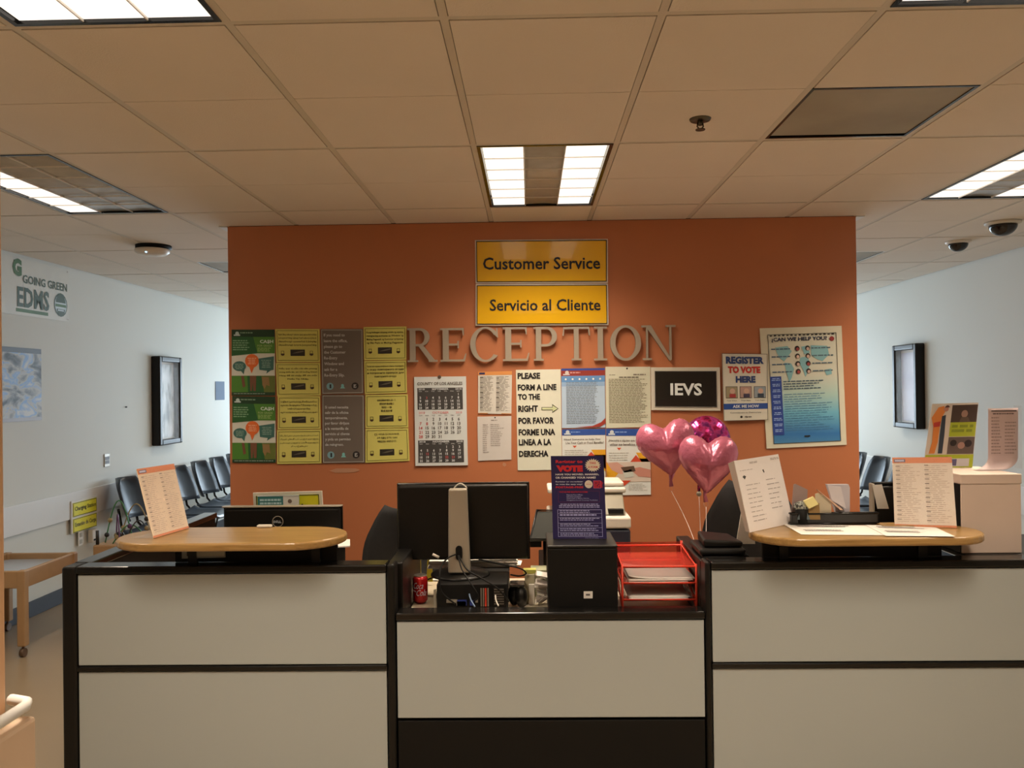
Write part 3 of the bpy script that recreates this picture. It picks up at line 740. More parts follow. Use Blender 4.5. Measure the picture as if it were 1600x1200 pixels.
# left cluster: two green posters
def green_poster(q, label, flip):
    o, P = sheet('cash_poster', label, 'poster', q, ink((202, 190, 158)), .003, 'green CASH posters')
    G1 = (22, 52, 24); G2 = (32, 82, 34); G3 = (72, 116, 34); OR_ = (214, 96, 34); TE = (58, 96, 78)
    P.rect(0, 0, 1, .11, G1); P.disc(.13, .06, .045, (180, 185, 160)); P.rect(.05, .075, .2, .095, (190, 190, 165), 3); P.bars(.2, .04, .55, .065, 1, (120, 140, 100), .7)
    P.poly([(0, .11), (.5, .11), (.60, .36), (0, .40)], G2); P.poly([(.5, .11), (1, .11), (1, .36), (.60, .36)], G3)
    P.text('CA$H', .66, .155, .97, .215, (205, 205, 170), .03); P.text('FOR GRADS', .60, .23, .94, .26, (150, 165, 90), .02); P.bars(.60, .275, .94, .34, 3, (140, 160, 80), .6)
    P.bars(.03, .16, .42, .33, 5, (120, 150, 100), .5)
    P.disc(.47, .475, .16, OR_); P.poly([(.40, .55), (.52, .57), (.46, .665)], OR_); P.bars(.37, .43, .57, .54, 4, (235, 170, 120), .4, center=True)
    P.disc(.18, .555, .155, TE, ratio=.75); P.poly([(.18, .60), (.30, .60), (.28, .68)], TE); P.bars(.07, .52, .28, .61, 4, (130, 150, 120), .5, center=True)
    P.poly([(.62, .44), (.98, .405), (.97, .61), (.90, .62), (.80, .67), (.82, .625), (.64, .61)], TE); P.bars(.68, .46, .92, .59, 5, (130, 150, 120), .45, center=True)
    P.poly([(0, .70), (.36, .70), (.38, .95), (0, .95)], G3); P.poly([(.36, .70), (1, .70), (1, .95), (.38, .95)], G2); P.poly([(.68, .70), (1, .70), (1, .95), (.75, .95)], (96, 100, 36), 2)
    SK = (112, 68, 40)
    P.poly([(.22, .70), (.28, .70), (.32, .86), (.26, .88), (.24, .80)], SK, 3); P.poly([(.42, .70), (.57, .70), (.56, .93), (.50, .93), (.49, .80), (.47, .93), (.43, .93)], SK, 3); P.poly([(.70, .72), (.86, .72), (.88, .86), (.80, .84), (.76, .90), (.71, .84)], (140, 105, 56), 3)
    P.rect(0, .95, 1, 1, G1); P.bars(.05, .965, .95, .985, 1, (130, 140, 110), .6)
green_poster(wq([(362, 515), (429, 515), (430, 618), (362, 618)]), 'green and white CASH poster at the upper left of the orange wall', 0)
green_poster(wq([(363, 619), (430, 620), (431, 723), (363, 723)]), 'green and white CASH poster directly under the matching one', 1)

def yellow_notice(q, label, lines, lo=.55, bold=.012):
    o, P = sheet('yellow_notice', label, 'notice', q, M['yellowpaper'], .003, 'yellow re-entry notices')
    D = (62, 50, 18)
    P.frame(.035, .05, .965, .95, .008, D)
    n = len(lines); h = .42 / max(n, 4); top = .12 + (.02 if n < 5 else 0)
    for i, l in enumerate(lines):
        wdt = min(.86, .022 * len(l) + .16) if len(l) < 22 else .86
        P.text(l, .5 - wdt / 2, top + i * h, .5 + wdt / 2, top + i * h + h * .62, D, bold)
    yb = lo + .14
    P.rect(.33, yb - .07, .66, yb + .12, (40, 32, 22)); P.poly([(.36, yb + .05), (.50, yb - .01), (.63, yb - .04), (.63, yb + .0), (.5, yb + .035)], (96, 84, 60), 3)
    for u in (.15, .81):
        P.disc(u, yb + .055, .045, (70, 45, 22), a0=0, a1=PI); P.frame(u - .035, yb - .03, u + .035, yb + .06, .008, D)
Lr = {
 'hy': ['Եթե ձեզ պետք է դուրս գալ գրասենյակից', 'խնդրում ենք գնալ Հաճախորդների', 'վերամուտքի պատուհան և խնդրեք', 'վերամուտքի կտրոն խնդրում ենք'],
 'vi': ['Nếu quý vị cần rời văn phòng', 'trong chốc lát, xin tới buồng Khách', 'Hàng để tái nhập để xin một', 'Phiếu Tái Nhập.'],
 'km': ['បើអ្នកត្រូវការចេញពីការិយាល័យ', 'សូមទៅបង្អួចអតិថិជនចូលវិញ', 'ហើយសុំប័ណ្ណចូលវិញ', 'សូមអរគុណអ្នកទាំងអស់គ្នា'],
 'fa': ['اگر لازم است به مدت کوتاه دفتر را ترک', 'کنید لطفا به پنجره ورود مجدد', 'مشتری بروید و برگه ورود مجدد', 'را بخواهید'],
 'tl': ['Kung kailangan ninyong umalis ng opisina,', 'mangyaring pumunta sa Window ng', 'Muling Pagpasok ng Kustomer at humingi', 'ng Slip Para sa Muling Pagpasok.'],
 'ru': ['Если вам нужно выйти из офиса, подойдите', 'к окну повторного входа', 'и попросите пропуск для', 'повторного входа'],
 'zh': ['如果您需要離開辦公室一下,', '請到顧客重返窗口', '領取一張', '重返准許單'],
 'ko': ['만일 사무실을 잠시 떠나야 하시면,', '고객 재출입 창구로 가셔서', '재출입증을 요청하십시오.'],
}
ynot = [([(430, 514), (499, 514), (500, 566), (432, 566)], 'hy', 'topmost of the left column'), ([(431, 567), (500, 567), (501, 618), (433, 619)], 'vi', 'second in the left column, Vietnamese text'),
        ([(434, 619), (500, 619), (501, 670), (434, 671)], 'km', 'third in the left column, dense script'), ([(433, 672), (502, 671), (502, 724), (433, 725)], 'fa', 'lowest of the left column, Persian text'),
        ([(568, 511), (635, 510), (635, 562), (569, 563)], 'tl', 'topmost of the right column touching the letter R'), ([(569, 564), (635, 563), (636, 614), (570, 616)], 'ru', 'second in the right column, small Latin lines'),
        ([(571, 617), (637, 616), (638, 668), (571, 669)], 'zh', 'third in the right column, Chinese text'), ([(571, 670), (638, 669), (640, 720), (571, 723)], 'ko', 'lowest of the right column, Korean text')]
for q, k, w_ in ynot: yellow_notice(wq(q), 'yellow re-entry notice, ' + w_, Lr[k])

def grey_poster(q, label, lines, t0, h):
    o, P = sheet('grey_poster', label, 'poster', q, ink((104, 88, 70)), .003, 'grey re-entry posters')
    P.frame(.02, .012, .98, .988, .012, (178, 165, 138))
    for i, l in enumerate(lines): P.text(l, .07, t0 + i * h, .94, t0 + i * h + h * .5, LTX, .022, mode='h', align='l', cond=.95)
    v = .88
    P.disc(.20, v, .085, (120, 150, 140)); P.rect(.19, v - .03, .23, v + .03, (30, 26, 22), 3); P.disc(.50, v - .01, .035, (120, 170, 150)); P.poly([(.44, v + .035), (.56, v + .035), (.53, v + .005), (.47, v + .005)], (120, 170, 150))
    P.disc(.80, v, .085, (36, 30, 26)); P.rect(.765, v - .025, .83, v + .03, (150, 140, 120), 3); P.poly([(.79, v + .01), (.85, v - .03), (.86, v - .02), (.80, v + .02)], (36, 30, 26), 4)
grey_poster(wq([(501, 514), (567, 514), (568, 615), (503, 616)]), 'grey English poster about leaving the office and re-entry', ['If you need to', 'leave the office,', 'please go to', 'the Customer', 'Re-Entry', 'Window and', 'ask for a', 'Re-Entry Slip.'], .07, .088)
grey_poster(wq([(503, 617), (569, 617), (570, 723), (504, 724)]), 'grey Spanish poster under the English one', ['Si usted necesita', 'salir de la oficina', 'temporalmente,', 'por favor diríjase', 'a la ventanilla de', 'servicio al cliente', 'y pida un permiso', 'de reingreso.'], .16, .078)

# calendar
o, P = sheet('wall_calendar', 'white three month wall calendar headed COUNTY OF LOS ANGELES', 'calendar', wq([(647, 589), (728, 588), (731, 727), (649, 728)], .012), ink((205, 196, 172)), .008)
DG = (62, 56, 48); RD = (190, 80, 70); PK = (205, 130, 115); NM = (90, 80, 68)
P.disc(.49, .005, .035, (90, 70, 50), 4); P.text('COUNTY OF LOS ANGELES', .06, .06, .93, .095, (92, 80, 64), .02)
def month(v0, v1, name, start, days, dark, holidays=()):
    if dark: P.rect(.06, v0, .93, v1, DG)
    base = (215, 205, 182) if dark else NM
    hh = (v1 - v0); P.text('2018', .08, v0 + hh * .02, .20, v0 + hh * .10, base if dark else PK, .01); P.text(name, .34, v0 + hh * .02, .66, v0 + hh * .10, base if dark else PK, .02); P.text('2018', .79, v0 + hh * .02, .91, v0 + hh * .10, base if dark else PK, .01)
    for i, dn in enumerate(('SUN', 'MON', 'TUE', 'WED', 'THU', 'FRI', 'SAT')): P.text(dn, .085 + i * .122, v0 + hh * .14, .145 + i * .122, v0 + hh * .18, base, 0)
    for d in range(1, days + 1):
        k = start + d - 1; r, c = divmod(k, 7)
        if r > 4: r = 4
        cc = RD if (d in holidays or (not dark and c == 0)) else base
        P.text(str(d), .065 + c * .122, v0 + hh * (.24 + r * .155), .165 + c * .122, v0 + hh * (.345 + r * .155), cc, .02, mode='h')
month(.125, .37, 'SEPTEMBER', 6, 29, True, (3,)); month(.385, .70, 'OCTOBER', 1, 31, False, (8,)); month(.715, .965, 'NOVEMBER', 4, 30, True, (12, 22, 23))

def form(q, label, head, cat='notice', cols=2, ink_=(120, 104, 84), n=26, name='printed_form', base=(205, 188, 158), lift=None, tab=True):
    o, P = sheet(name, label, cat, q, ink(base), .003)
    if head:
        P.rect(0, 0, 1, .085, head); P.rect(.03, .02, .2, .065, (40, 40, 70), 2); P.rect(0, .985, .3, 1, head); P.rect(.7, .985, 1, 1, head)
    if cols == 2:
        P.bars(.06, .12, .46, .95, n, ink_, .30, .35, word=.14); P.bars(.54, .12, .94, .95, n, ink_, .30, .35, word=.14)
        for i in range(7):
            P.rect(.06, .13 + i * .12, .15, .142 + i * .12, (60, 50, 40), 4); P.rect(.54, .15 + i * .115, .63, .162 + i * .115, (60, 50, 40), 4)
    return o, P
form(wq([(747, 581), (800, 580), (799, 647), (747, 646)]), 'orange headed two column form pinned over the plain white list', (205, 130, 62))
o, P = form(wq([(746, 651), (799, 650), (799, 718), (747, 720)]), 'plain white pinned list below the orange headed form', None, cols=1, base=(200, 182, 156))
P.disc(.52, .03, .02, BK, 4); P.bars(.15, .18, .33, .85, 14, (150, 132, 112), .3, .5); P.bars(.38, .18, .78, .70, 12, (150, 132, 112), .3, .5); P.bars(.4, .08, .65, .10, 1, (120, 100, 84), .7)

o, P = sheet('line_sign', 'tall white sign PLEASE FORM A LINE TO THE RIGHT in English and Spanish', 'sign', wq([(806, 578), (876, 577), (878, 734), (809, 735)]), ink((212, 198, 160)), .003, pname='lettering')
for tx, v0, v1, u1 in (('PLEASE', .03, .092, .54), ('FORM A LINE', .145, .207, .90), ('TO THE', .24, .300, .53), ('RIGHT', .355, .420, .48), ('POR FAVOR', .475, .540, .84), ('FORME UNA', .59, .655, .86), ('LINEA A LA', .69, .752, .77), ('DERECHA', .805, .867, .70)):
    P.text(tx, .035, v0, u1, v1, BK, .045)
P.poly([(.56, .375), (.80, .375), (.80, .345), (.94, .39), (.80, .435), (.80, .405), (.56, .405)], (60, 60, 40), 2); P.poly([(.575, .38), (.81, .38), (.81, .358), (.92, .39), (.81, .42), (.81, .40), (.575, .40)], (196, 190, 130), 3)

o, P = sheet('blue_notice', 'blue and white notice with a red header and stars, left of the cream letter', 'notice', wq([(877, 576), (945, 575), (946, 668), (878, 669)]), ink((172, 180, 176)), .003)
P.rect(0, 0, 1, .035, (40, 62, 120)); P.rect(0, .035, 1, .125, (140, 48, 34)); P.disc(.13, .07, .045, (205, 180, 155)); P.rect(.04, .09, .19, .11, (205, 185, 160), 3); P.bars(.2, .06, .5, .09, 1, (200, 140, 120), .7)
P.rect(0, .125, 1, .23, (96, 132, 158)); P.rect(0, .23, 1, .30, (142, 160, 168))
for i in range(6): P.disc(.10 + i * .158, .18, .022, (225, 220, 200), 3)
P.bars(.11, .23, .86, .94, 26, (120, 122, 116), .4, .15); P.poly([(.30, .99), (.7, .97), (.9, .91), (1, .84), (1, .93), (.88, .985), (.7, .995)], (150, 50, 34), 4)
o, P = sheet('cream_letter', 'cream typed letter pinned between the blue notice and the black sign', 'notice', wq([(946, 573), (1016, 573), (1017, 667), (947, 669)]), ink((202, 188, 148)), .003)
P.disc(.48, .03, .02, BK, 4); P.bars(.30, .165, .74, .185, 1, (80, 66, 46), .8, .05); P.bars(.07, .20, .94, .93, 28, (126, 112, 80), .42, .2); P.bars(.08, .13, .25, .14, 1, (120, 104, 80), .8); P.bars(.62, .12, .92, .145, 1, (120, 104, 80), .8)

def benefit(q, label, head, photo):
    o, P = sheet('benefits_poster', label, 'poster', q, ink((212, 200, 172)), .003, 'orange and white benefits posters')
    P.rect(0, 0, 1, .105, (40, 70, 122)); P.disc(.13, .05, .045, (195, 190, 170)); P.rect(.05, .07, .2, .092, (200, 195, 175), 3); P.bars(.2, .04, .5, .065, 1, (120, 140, 170), .7)
    for i, l in enumerate(head): P.text(l, .05 if i == 0 else .08, .16 + .055 * i, .88 if i == 0 else .96, .20 + .055 * i, (80, 64, 48), .012)
    P.poly([(.24, .285), (.34, .285), (.29, .325)], (196, 76, 40)); P.bars(.06, .36, .6, .50, 4, (160, 146, 120), .25)
    P.poly([(.62, .45), (1, .45), (1, .70), (.72, .47)], (216, 146, 26)); P.poly([(.54, .50), (.80, .50), (.67, .395)], (190, 64, 34), 2); P.poly([(.67, .36), (1, .36), (1, .75)], (216, 146, 26))
    if photo:
        P.rect(0, .50, 1, .80, (198, 172, 140), 3); P.poly([(0, .50), (.28, .66), (.1, .80), (0, .80)], (216, 146, 26), 4); P.poly([(.02, .52), (.24, .50), (.42, .58), (.56, .60), (.50, .68), (.30, .68), (.12, .62)], (196, 140, 110), 5); P.poly([(.55, .60), (.75, .58), (1, .62), (1, .74), (.72, .72), (.62, .66)], (186, 120, 92), 5); P.poly([(.32, .58), (.62, .56), (.66, .64), (.40, .66)], (84, 60, 40), 6); P.poly([(.36, .64), (.56, .61), (.62, .72), (.42, .74)], (190, 180, 150), 6)
        P.poly([(.25, .78), (.55, .78), (.40, .86)], (190, 64, 34), 5); P.poly([(0, .62), (.28, .80), (.12, .92), (0, .92)], (206, 134, 24), 4); P.bars(.5, .83, .93, .95, 5, (150, 134, 110), .25)
benefit(wq([(878, 671), (946, 670), (946, 760), (879, 761)]), 'benefits poster headed Need Someone to help You, half behind the vote flyer', ('Need Someone to help You', 'Use Your Cash or Food Benefits?'), False)
benefit(wq([(947, 670), (1016, 670), (1017, 773), (948, 774)]), 'benefits poster with a photo of hands, left of the pink balloons', ('¿Necesita a alguien que lo ayude', 'utilizar sus beneficios de dinero?'), True)

th, pn, q2 = framed('ievs_sign', 'black sign reading IEVS in a pale frame above the balloons', wq([(1017, 574), (1125, 574), (1126, 642), (1018, 641)], .014), mat('black_gloss_sign', (.012, .011, .010), .2, coat=.4), None, mat('cream_frame', obs(205, 185, 150), .4), .022)
P = Print(pn, q2, 'lettering'); P.frame(.0, .0, 1, 1, .008, (120, 108, 88)); P.text('IEVS', .25, .34, .76, .68, (222, 212, 190), .03)

o, P = sheet('vote_sign', 'white REGISTER TO VOTE HERE sign overlapping the blue help poster', 'sign', wq([(1128, 552), (1199, 553), (1200, 656), (1131, 658)], .018), ink((208, 190, 155)), .004)
NB = (36, 56, 92); P.text('REGISTER', .08, .045, .92, .155, NB, .055); P.text('TO VOTE', .12, .19, .84, .295, (186, 46, 34), .055); P.text('HERE', .29, .335, .73, .435, NB, .055)
for i, c in enumerate(((150, 130, 90), (170, 130, 105), (140, 140, 130))):
    u = .06 + i * .315; P.rect(u, .49, u + .265, .665, (50, 42, 34), 2); P.rect(u + .01, .497, u + .255, .658, c, 3); P.disc(u + .15, .56, .06, (196, 150, 116), 4); P.rect(u + .08, .60, u + .22, .655, ((150, 50, 44), (60, 50, 60), (50, 56, 60))[i], 5); P.text(('Your Voice', 'Your Vote', 'Your Right')[i], u + .02, .69, u + .24, .71, BK, 0)
P.rect(0, .745, 1, .83, (36, 66, 116)); P.text('ASK ME HOW', .21, .765, .80, .81, (210, 200, 180), .03); P.text('Commitment to Democracy', .15, .87, .85, .895, BK, .01); P.disc(.4, .945, .028, BK); P.text('dpss', .47, .93, .63, .96, BK, .03)
P.frame(0, 0, 1, 1, .008, (60, 50, 44), 2)

# help poster: gradient from cream to blue
q = wq([(1187, 513), (1315, 509), (1323, 695), (1198, 701)], .008)
o, P = sheet('help_poster', 'tall blue world map poster reading CAN WE HELP YOU on the right of the wall', 'poster', q, ink((208, 190, 150)), .004)
n = quad_normal(q)
qi = sub(q, .09, .055, .93, .965, n, .001)
gm = ramp_mat('poster_blue_gradient', [(0.03, obs(74, 122, 142)), (.12, obs(52, 104, 142)), (.30, obs(110, 164, 164)), (.45, obs(168, 184, 156)), (.62, obs(204, 190, 154))], kind='z', rough=.3, stretch=(1, 1, 1.36))
bd = MB().slab(qi, n, .0012).build('picture', gm, o)
P = Print(o, qi, 'print'); P.step = .0004
P.n = n; P.q = [p + n * .0006 for p in P.q]
P.text('¿CAN WE HELP YOU?', .05, .03, .86, .075, (34, 40, 56), .035); P.disc(.93, .055, .035, (140, 44, 38), 4)
P.frame(0, 0, 1, 1, .008, (70, 64, 50), 2)
for i in range(16): P.rect(.03 + i * .06, .004 if i % 2 else .008, .065 + i * .06, .018, (50, 44, 36), 3)
MAPC = (128, 164, 150)
for pl in ([(.10, .12), (.28, .11), (.34, .16), (.26, .22), (.22, .25), (.16, .22), (.12, .17)], [(.22, .26), (.32, .27), (.36, .32), (.32, .40), (.28, .44), (.25, .36)], [(.46, .22), (.56, .21), (.60, .27), (.55, .36), (.52, .40), (.49, .33), (.44, .27)], [(.48, .12), (.58, .11), (.60, .18), (.52, .19)], [(.62, .11), (.86, .12), (.88, .20), (.78, .26), (.70, .24), (.62, .20)], [(.80, .34), (.90, .33), (.91, .38), (.83, .39)]): P.poly(pl, MAPC, 2)
for i in range(4):
    for j, u in enumerate((.42, .57)):
        v = .135 + i * .07; P.disc(u, v, .036, (36, 28, 24), 4, n=10, ratio=1.1); P.disc(u + .004, v + .006, .022, (200, 160, 130) if (i + j) % 3 else (150, 60, 50), 5, n=10, ratio=1.15)
    P.bars(.04, .13 + i * .07, .34, .148 + i * .07, 1, (70, 90, 100), .6, .1, layer=4, word=.05); P.bars(.63, .13 + i * .07, .95, .148 + i * .07, 1, (80, 96, 96), .6, .2, layer=4, word=.05)
P.rect(.0, .385, .165, .92, (38, 60, 116), 3)
for i in range(10): P.bars(.02, .40 + i * .052, .15, .43 + i * .052, 2, (150, 165, 190), .5, .3, layer=5, center=True, word=.04)
P.bars(.19, .43, .80, .52, 4, (60, 80, 86), .4, .3, layer=4, word=.05); P.bars(.19, .55, .97, .90, 16, (66, 110, 130), .22, .5, layer=4, word=.07); P.bars(.46, .935, .56, .95, 1, BK, .8, 0, layer=4)

# residue marks of removed tape
for (x, y, s_, lb) in ((541, 735, .045, 'pale smear of tape residue low on the orange wall'), (788, 726, .012, 'small round patch of residue beneath the white pinned list')):
    p = PY(x, y, WALL_Y - .001); pts = []
    for i in range(14):
        a = 2 * PI * i / 14; rr = s_ * random.uniform(.8, 1.15); pts.append((p.x + rr * 2.2 * math.cos(a) if s_ > .02 else p.x + rr * math.cos(a), WALL_Y - .002, p.z + (rr * .35 if s_ > .02 else rr) * math.sin(a)))
    tag(MB().prism(pts, (0, .0015, 0)).build('tape_residue', ink((176, 122, 84))), lb, 'residue')
# ================================================================== DESK ITEMS
# information sign behind the left monitor
q = [PY(x, y, 4.7) for x, y in ((395, 770), (503, 767), (507, 832), (398, 836))]
th, pn, q2 = framed('information_sign', 'framed yellow sign ending in ation behind the left monitor', q, mat('sign_yellow', obs(205, 185, 30), .4), None, mat('cream_frame', (.5, .5, .5)), .018)
P = Print(pn, q2, 'lettering'); P.frame(0, 0, 1, 1, .012, BK); P.text('Information', .1, .24, .93, .46, BK, .03)
z_ = min(v.z for v in q)
B(th.location.x - .12, th.location.x + .12, 4.70, 4.78, 0, z_ + .02).build('pedestal', M['matte'], th)
q = [PY(x, y, 4.66) for x, y in ((402, 774), (467, 773), (468, 806), (403, 807))]
o, P = sheet('teal_booklet', 'teal and white folder leaning over the yellow sign behind the monitor', 'booklet', q, ink((52, 110, 96)), .006)
P.rect(.62, 0, 1, .8, (205, 190, 160)); P.disc(.78, .30, .05, (110, 90, 70), 3); P.bars(.06, .18, .58, .5, 2, (170, 190, 170), .6, .2); P.rect(0, .0, 1, .05, (205, 195, 170), 4)

def monitor_back(name, label, px0, px1, pt, Y, height, tilt_in=0, group='computer monitors on the desk', zfoot=ZW, mat_=M['black'], logo=False, thick=.04):
    tl = PY(px0, pt, Y); tr = PY(px1, pt, Y); z1 = (tl.z + tr.z) / 2; z0_ = z1 - height
    t = thing(name, label, 'monitor', ((tl.x + tr.x) / 2, Y, zfoot), group)
    B(tl.x, tr.x, Y, Y + .018, z0_, z1).build('screen_bezel', M['gloss'], t, bevel=.004)
    B(tl.x + .006, tr.x - .006, Y - thick + .018, Y + .002, z0_ + .006, z1 - .006).build('rear_shell', mat_, t, bevel=.012, seg=3)
    B(tl.x + .012, tr.x - .012, Y + .0175, Y + .019, z0_ + .014, z1 - .012).build('screen', mat('dark_screen', (.02, .025, .03), .1), t)
    return t, tl.x, tr.x, z0_, z1
t, a, b, z0_, z1 = monitor_back('computer_monitor', 'black monitor with a round logo behind the left maple counter', 349, 535, 791, 3.92, .34)
xc = (a + b) / 2
B(xc - .035, xc + .035, 3.86, 3.88, ZW + .012, z1 - .12).build('stand_column', M['black'], t, bevel=.006)
B(xc - .11, xc + .11, 3.80, 4.0, ZW, ZW + .014).build('stand_base', M['black'], t, bevel=.006)
B(a, b, 3.895, 3.935, z1 - .002, z1 + .004).build('top_edge', M['silver'], t, bevel=.002)
c = PY(434, 815, 3.895); r = .025
ring = [(c.x + r * math.cos(2 * PI * i / 24), 3.895, c.z + r * math.sin(2 * PI * i / 24)) for i in range(24)]
lg = MB().tube(ring, .0018, 6, closed=True).build('logo_ring', M['silver'], t)
P = Print(t, [(c.x - r, 3.895, c.z + r), (c.x + r, 3.895, c.z + r), (c.x + r, 3.895, c.z - r), (c.x - r, 3.895, c.z - r)], 'logo'); P.step = .001
P.text('D', .12, .40, .32, .62, (175, 170, 155), .05); P.text('E', .335, .38, .50, .60, (175, 170, 155), .05, shear=.2); P.text('LL', .52, .40, .86, .62, (175, 170, 155), .05)

q = [PZ(536, 843, .985), PZ(552, 850, .985), PZ(540, 854, .985), PZ(520, 847, .985)]
t = thing('paper_stack', 'white paper corner sticking out right of the left monitor', 'papers', (PY(536, 850, 3.75).x, 3.75, ZW))
x = PY(536, 848, 3.78).x
B(x - .10, x - .005, 3.70, 3.85, ZW, .975).build('box', M['matte'], t, bevel=.004)
MB().prism([(x - .14, 3.66, .976), (x + .045, 3.72, .976), (x + .01, 3.88, .976), (x - .14, 3.88, .976)], (0, 0, .006)).build('sheets', M['white'], t)
q = [PY(284, 859, 3.36), PY(350, 859, 3.36), PY(350, 872, 3.36), PY(284, 873, 3.36)]
o, P = sheet('taped_card', 'white card standing in the gap under the left maple counter', 'card', [PY(284, 859, 3.355), PY(352, 859, 3.355), PY(352, 871, 3.355), PY(284, 873, 3.355)], ink((120, 118, 105)), .003)
P.rect(.17, 0, .98, .8, (150, 140, 115)); P.rect(.12, 0, .25, .7, (24, 22, 20), 3)
tag(B(PY(412, 820, 3.6).x, PY(434, 820, 3.6).x, 3.505, 3.53, 1.101, 1.112).build('small_white_cap', M['wplast'], bevel=.004), 'small white plastic piece at the back edge of the left counter', 'cap')
# orange topped notice on left counter
def holder(q, label, sheetcol, n_lines, lean=None):
    n = quad_normal(q); t = thing('notice_holder', label, 'notice', (Vector(q[3]) + Vector(q[2])) / 2, 'orange headed notices standing on the counters')
    q = [Vector(v) for v in q]
    pp = MB().slab(q, n, .003).build('sheet', ink(sheetcol), t)
    MB().slab([v + n * .004 for v in q], n, .0015).build('acrylic_front', M['glass'], t)
    d = Vector((-n.x, -n.y, 0)).normalized() * .09
    foot = [q[3] - n * .003, q[2] - n * .003, q[2] + d, q[3] + d]
    for f_ in foot: f_.z = 1.1012
    MB().add([*foot, *[f_ + Vector((0, 0, .002)) for f_ in foot]], [(3, 2, 1, 0), (4, 5, 6, 7), (0, 1, 5, 4), (1, 2, 6, 5), (2, 3, 7, 6), (3, 0, 4, 7)]).build('acrylic_foot', M['glass'], t)
    P = Print(pp, q, 'print', step=.0003)
    O = (218, 112, 40); P.rect(0, 0, 1, .085, O); P.rect(.03, .025, .22, .07, (50, 46, 80), 2); P.rect(.04, .035, .20, .06, (190, 180, 190), 3)
    P.rect(0, .97, 1, 1, O)
    P.bars(.06, .12, .46, .95, n_lines, (196, 164, 130), .3, .4, word=.12); P.bars(.54, .12, .94, .95, n_lines, (196, 164, 130), .3, .4, word=.12)
    for i in range(13):
        P.rect(.05, .125 + i * .064, .12, .133 + i * .064, (80, 60, 50), 4); P.rect(.53, .112 + i * .066, .60, .120 + i * .066, (80, 60, 50), 4)
    return t
def base_fix(q, z=1.1015):    # drop the two lower corners exactly on the counter top
    q = [Vector(v) for v in q]; q[2].z = z; q[3].z = z; return q
ql = [PY(213.5, 733, 3.38), PY(271.5, 724.5, 3.52), PZ(295, 825, 1.1015), PZ(240, 841, 1.1015)]
ql[0] = PY(213.5, 733, ql[3].y + .05); ql[1] = PY(271.5, 724.5, ql[2].y + .05)
holder(ql, 'orange headed notice leaning on the left maple counter', (232, 196, 152), 30)
qr = [PY(1394, 715, 3.42), PY(1487, 714, 3.42), PZ(1495, 825, 1.1015), PZ(1398, 822, 1.1015)]
qr[0] = PY(1394, 715, qr[3].y + .05); qr[1] = PY(1487, 714, qr[2].y + .05)
holder(qr, 'orange headed notice standing upright on the right maple counter', (234, 202, 165), 30)

# centre monitor on the desktop computer
t, a, b, z0_, z1 = monitor_back('computer_monitor', 'large black monitor back with a silver column stand at the desk centre', 620, 827, 754, 3.72, .345, zfoot=.862, thick=.05)
xc = PY(717, 800, 3.62).x
mb = MB(); zt2 = PY(717, 764, 3.60).z
mb.hexa([(xc - .046, 3.575, .885), (xc + .05, 3.575, .885), (xc + .05, 3.615, .885), (xc - .046, 3.615, .885), (xc - .043, 3.60, zt2), (xc + .037, 3.60, zt2), (xc + .037, 3.64, zt2), (xc - .043, 3.64, zt2)])
col_ = mb.build('stand_column', M['silver'], t, bevel=.008, seg=3)
zh = PY(717, 862, 3.58).z
pts = [(xc + .002 + .014 * math.cos(PI * i / 8), 3.573, zh + .012 + .014 * math.sin(PI * i / 8)) for i in range(9)] + [(xc + .002 - .014 * math.cos(PI * i / 8), 3.573, zh - .022 - .014 * math.sin(PI * i / 8)) for i in range(9)]
MB().prism(pts[::-1], (0, .02, 0)).build('cable_hole', M['matte'], col_)
B(xc - .03, xc + .03, 3.63, 3.70, z1 - .22, z1 - .1).build('mount', M['matte'], t)
MB().lathe((xc, 3.66, .862), [(.13, 0), (.13, .006), (.12, .012), (.06, .022), (.05, .026)], 28).build('stand_base', M['black'], t)
MB().tube(arcw((xc - .025, 3.655, zt2 - .005), (xc + .035, 3.655, zt2 - .005), .022, 10), .003, 6).build('handle_loop', M['wplast'], t)
# desktop computer
x0, x1 = PY(683, 920, 3.50).x, PY(793, 920, 3.50).x
t = thing('desktop_computer', 'black desktop computer lying flat under the centre monitor, ports facing out', 'computer', ((x0 + x1) / 2, 3.5, ZW))
B(x0, x1, 3.48, 3.86, ZW + .004, .862).build('case', M['matte'], t, bevel=.004)
B(x0 - .012, x0 - .002, 3.475, 3.48 + .01, ZW + .02, .84).build('side_strip', M['silver'], t)
lz = ZW + .035
for u, w_, h_, m in ((.14, .09, .012, M['silver']), (.28, .08, .018, M['steel']), (.29, .08, .022, mat('blue_plug', (.03, .05, .25), .4)), (.47, .03, .02, mat('blue_plug', (1, 1, 1))), (.55, .02, .012, M['silver'])):
    B(x0 + (x1 - x0) * u, x0 + (x1 - x0) * u + w_ * .5, 3.470, 3.482, lz + (.0 if m is not M['silver'] else .012), lz + h_ + (.0 if m is not M['silver'] else .012)).build('port', m, t)
for k in range(4):
    u = .62 + k * .032; B(x0 + (x1 - x0) * u, x0 + (x1 - x0) * u + .006, 3.474, 3.482, ZW + .03, .845).build('slot_cover', M['steel'] if k != 2 else M['red'], t)
pw = B(x0 + (x1 - x0) * .80, x0 + (x1 - x0) * .96, 3.474, 3.482, ZW + .03, .845).build('power_supply', M['black'], t)
mb = MB()
for i in range(7):
    for j in range(7): mb.box(x0 + (x1 - x0) * (.815 + i * .02), x0 + (x1 - x0) * (.815 + i * .02) + .0035, 3.472, 3.475, ZW + .038 + j * .010, ZW + .038 + j * .010 + .005)
mb.build('vent', M['steel'], pw)
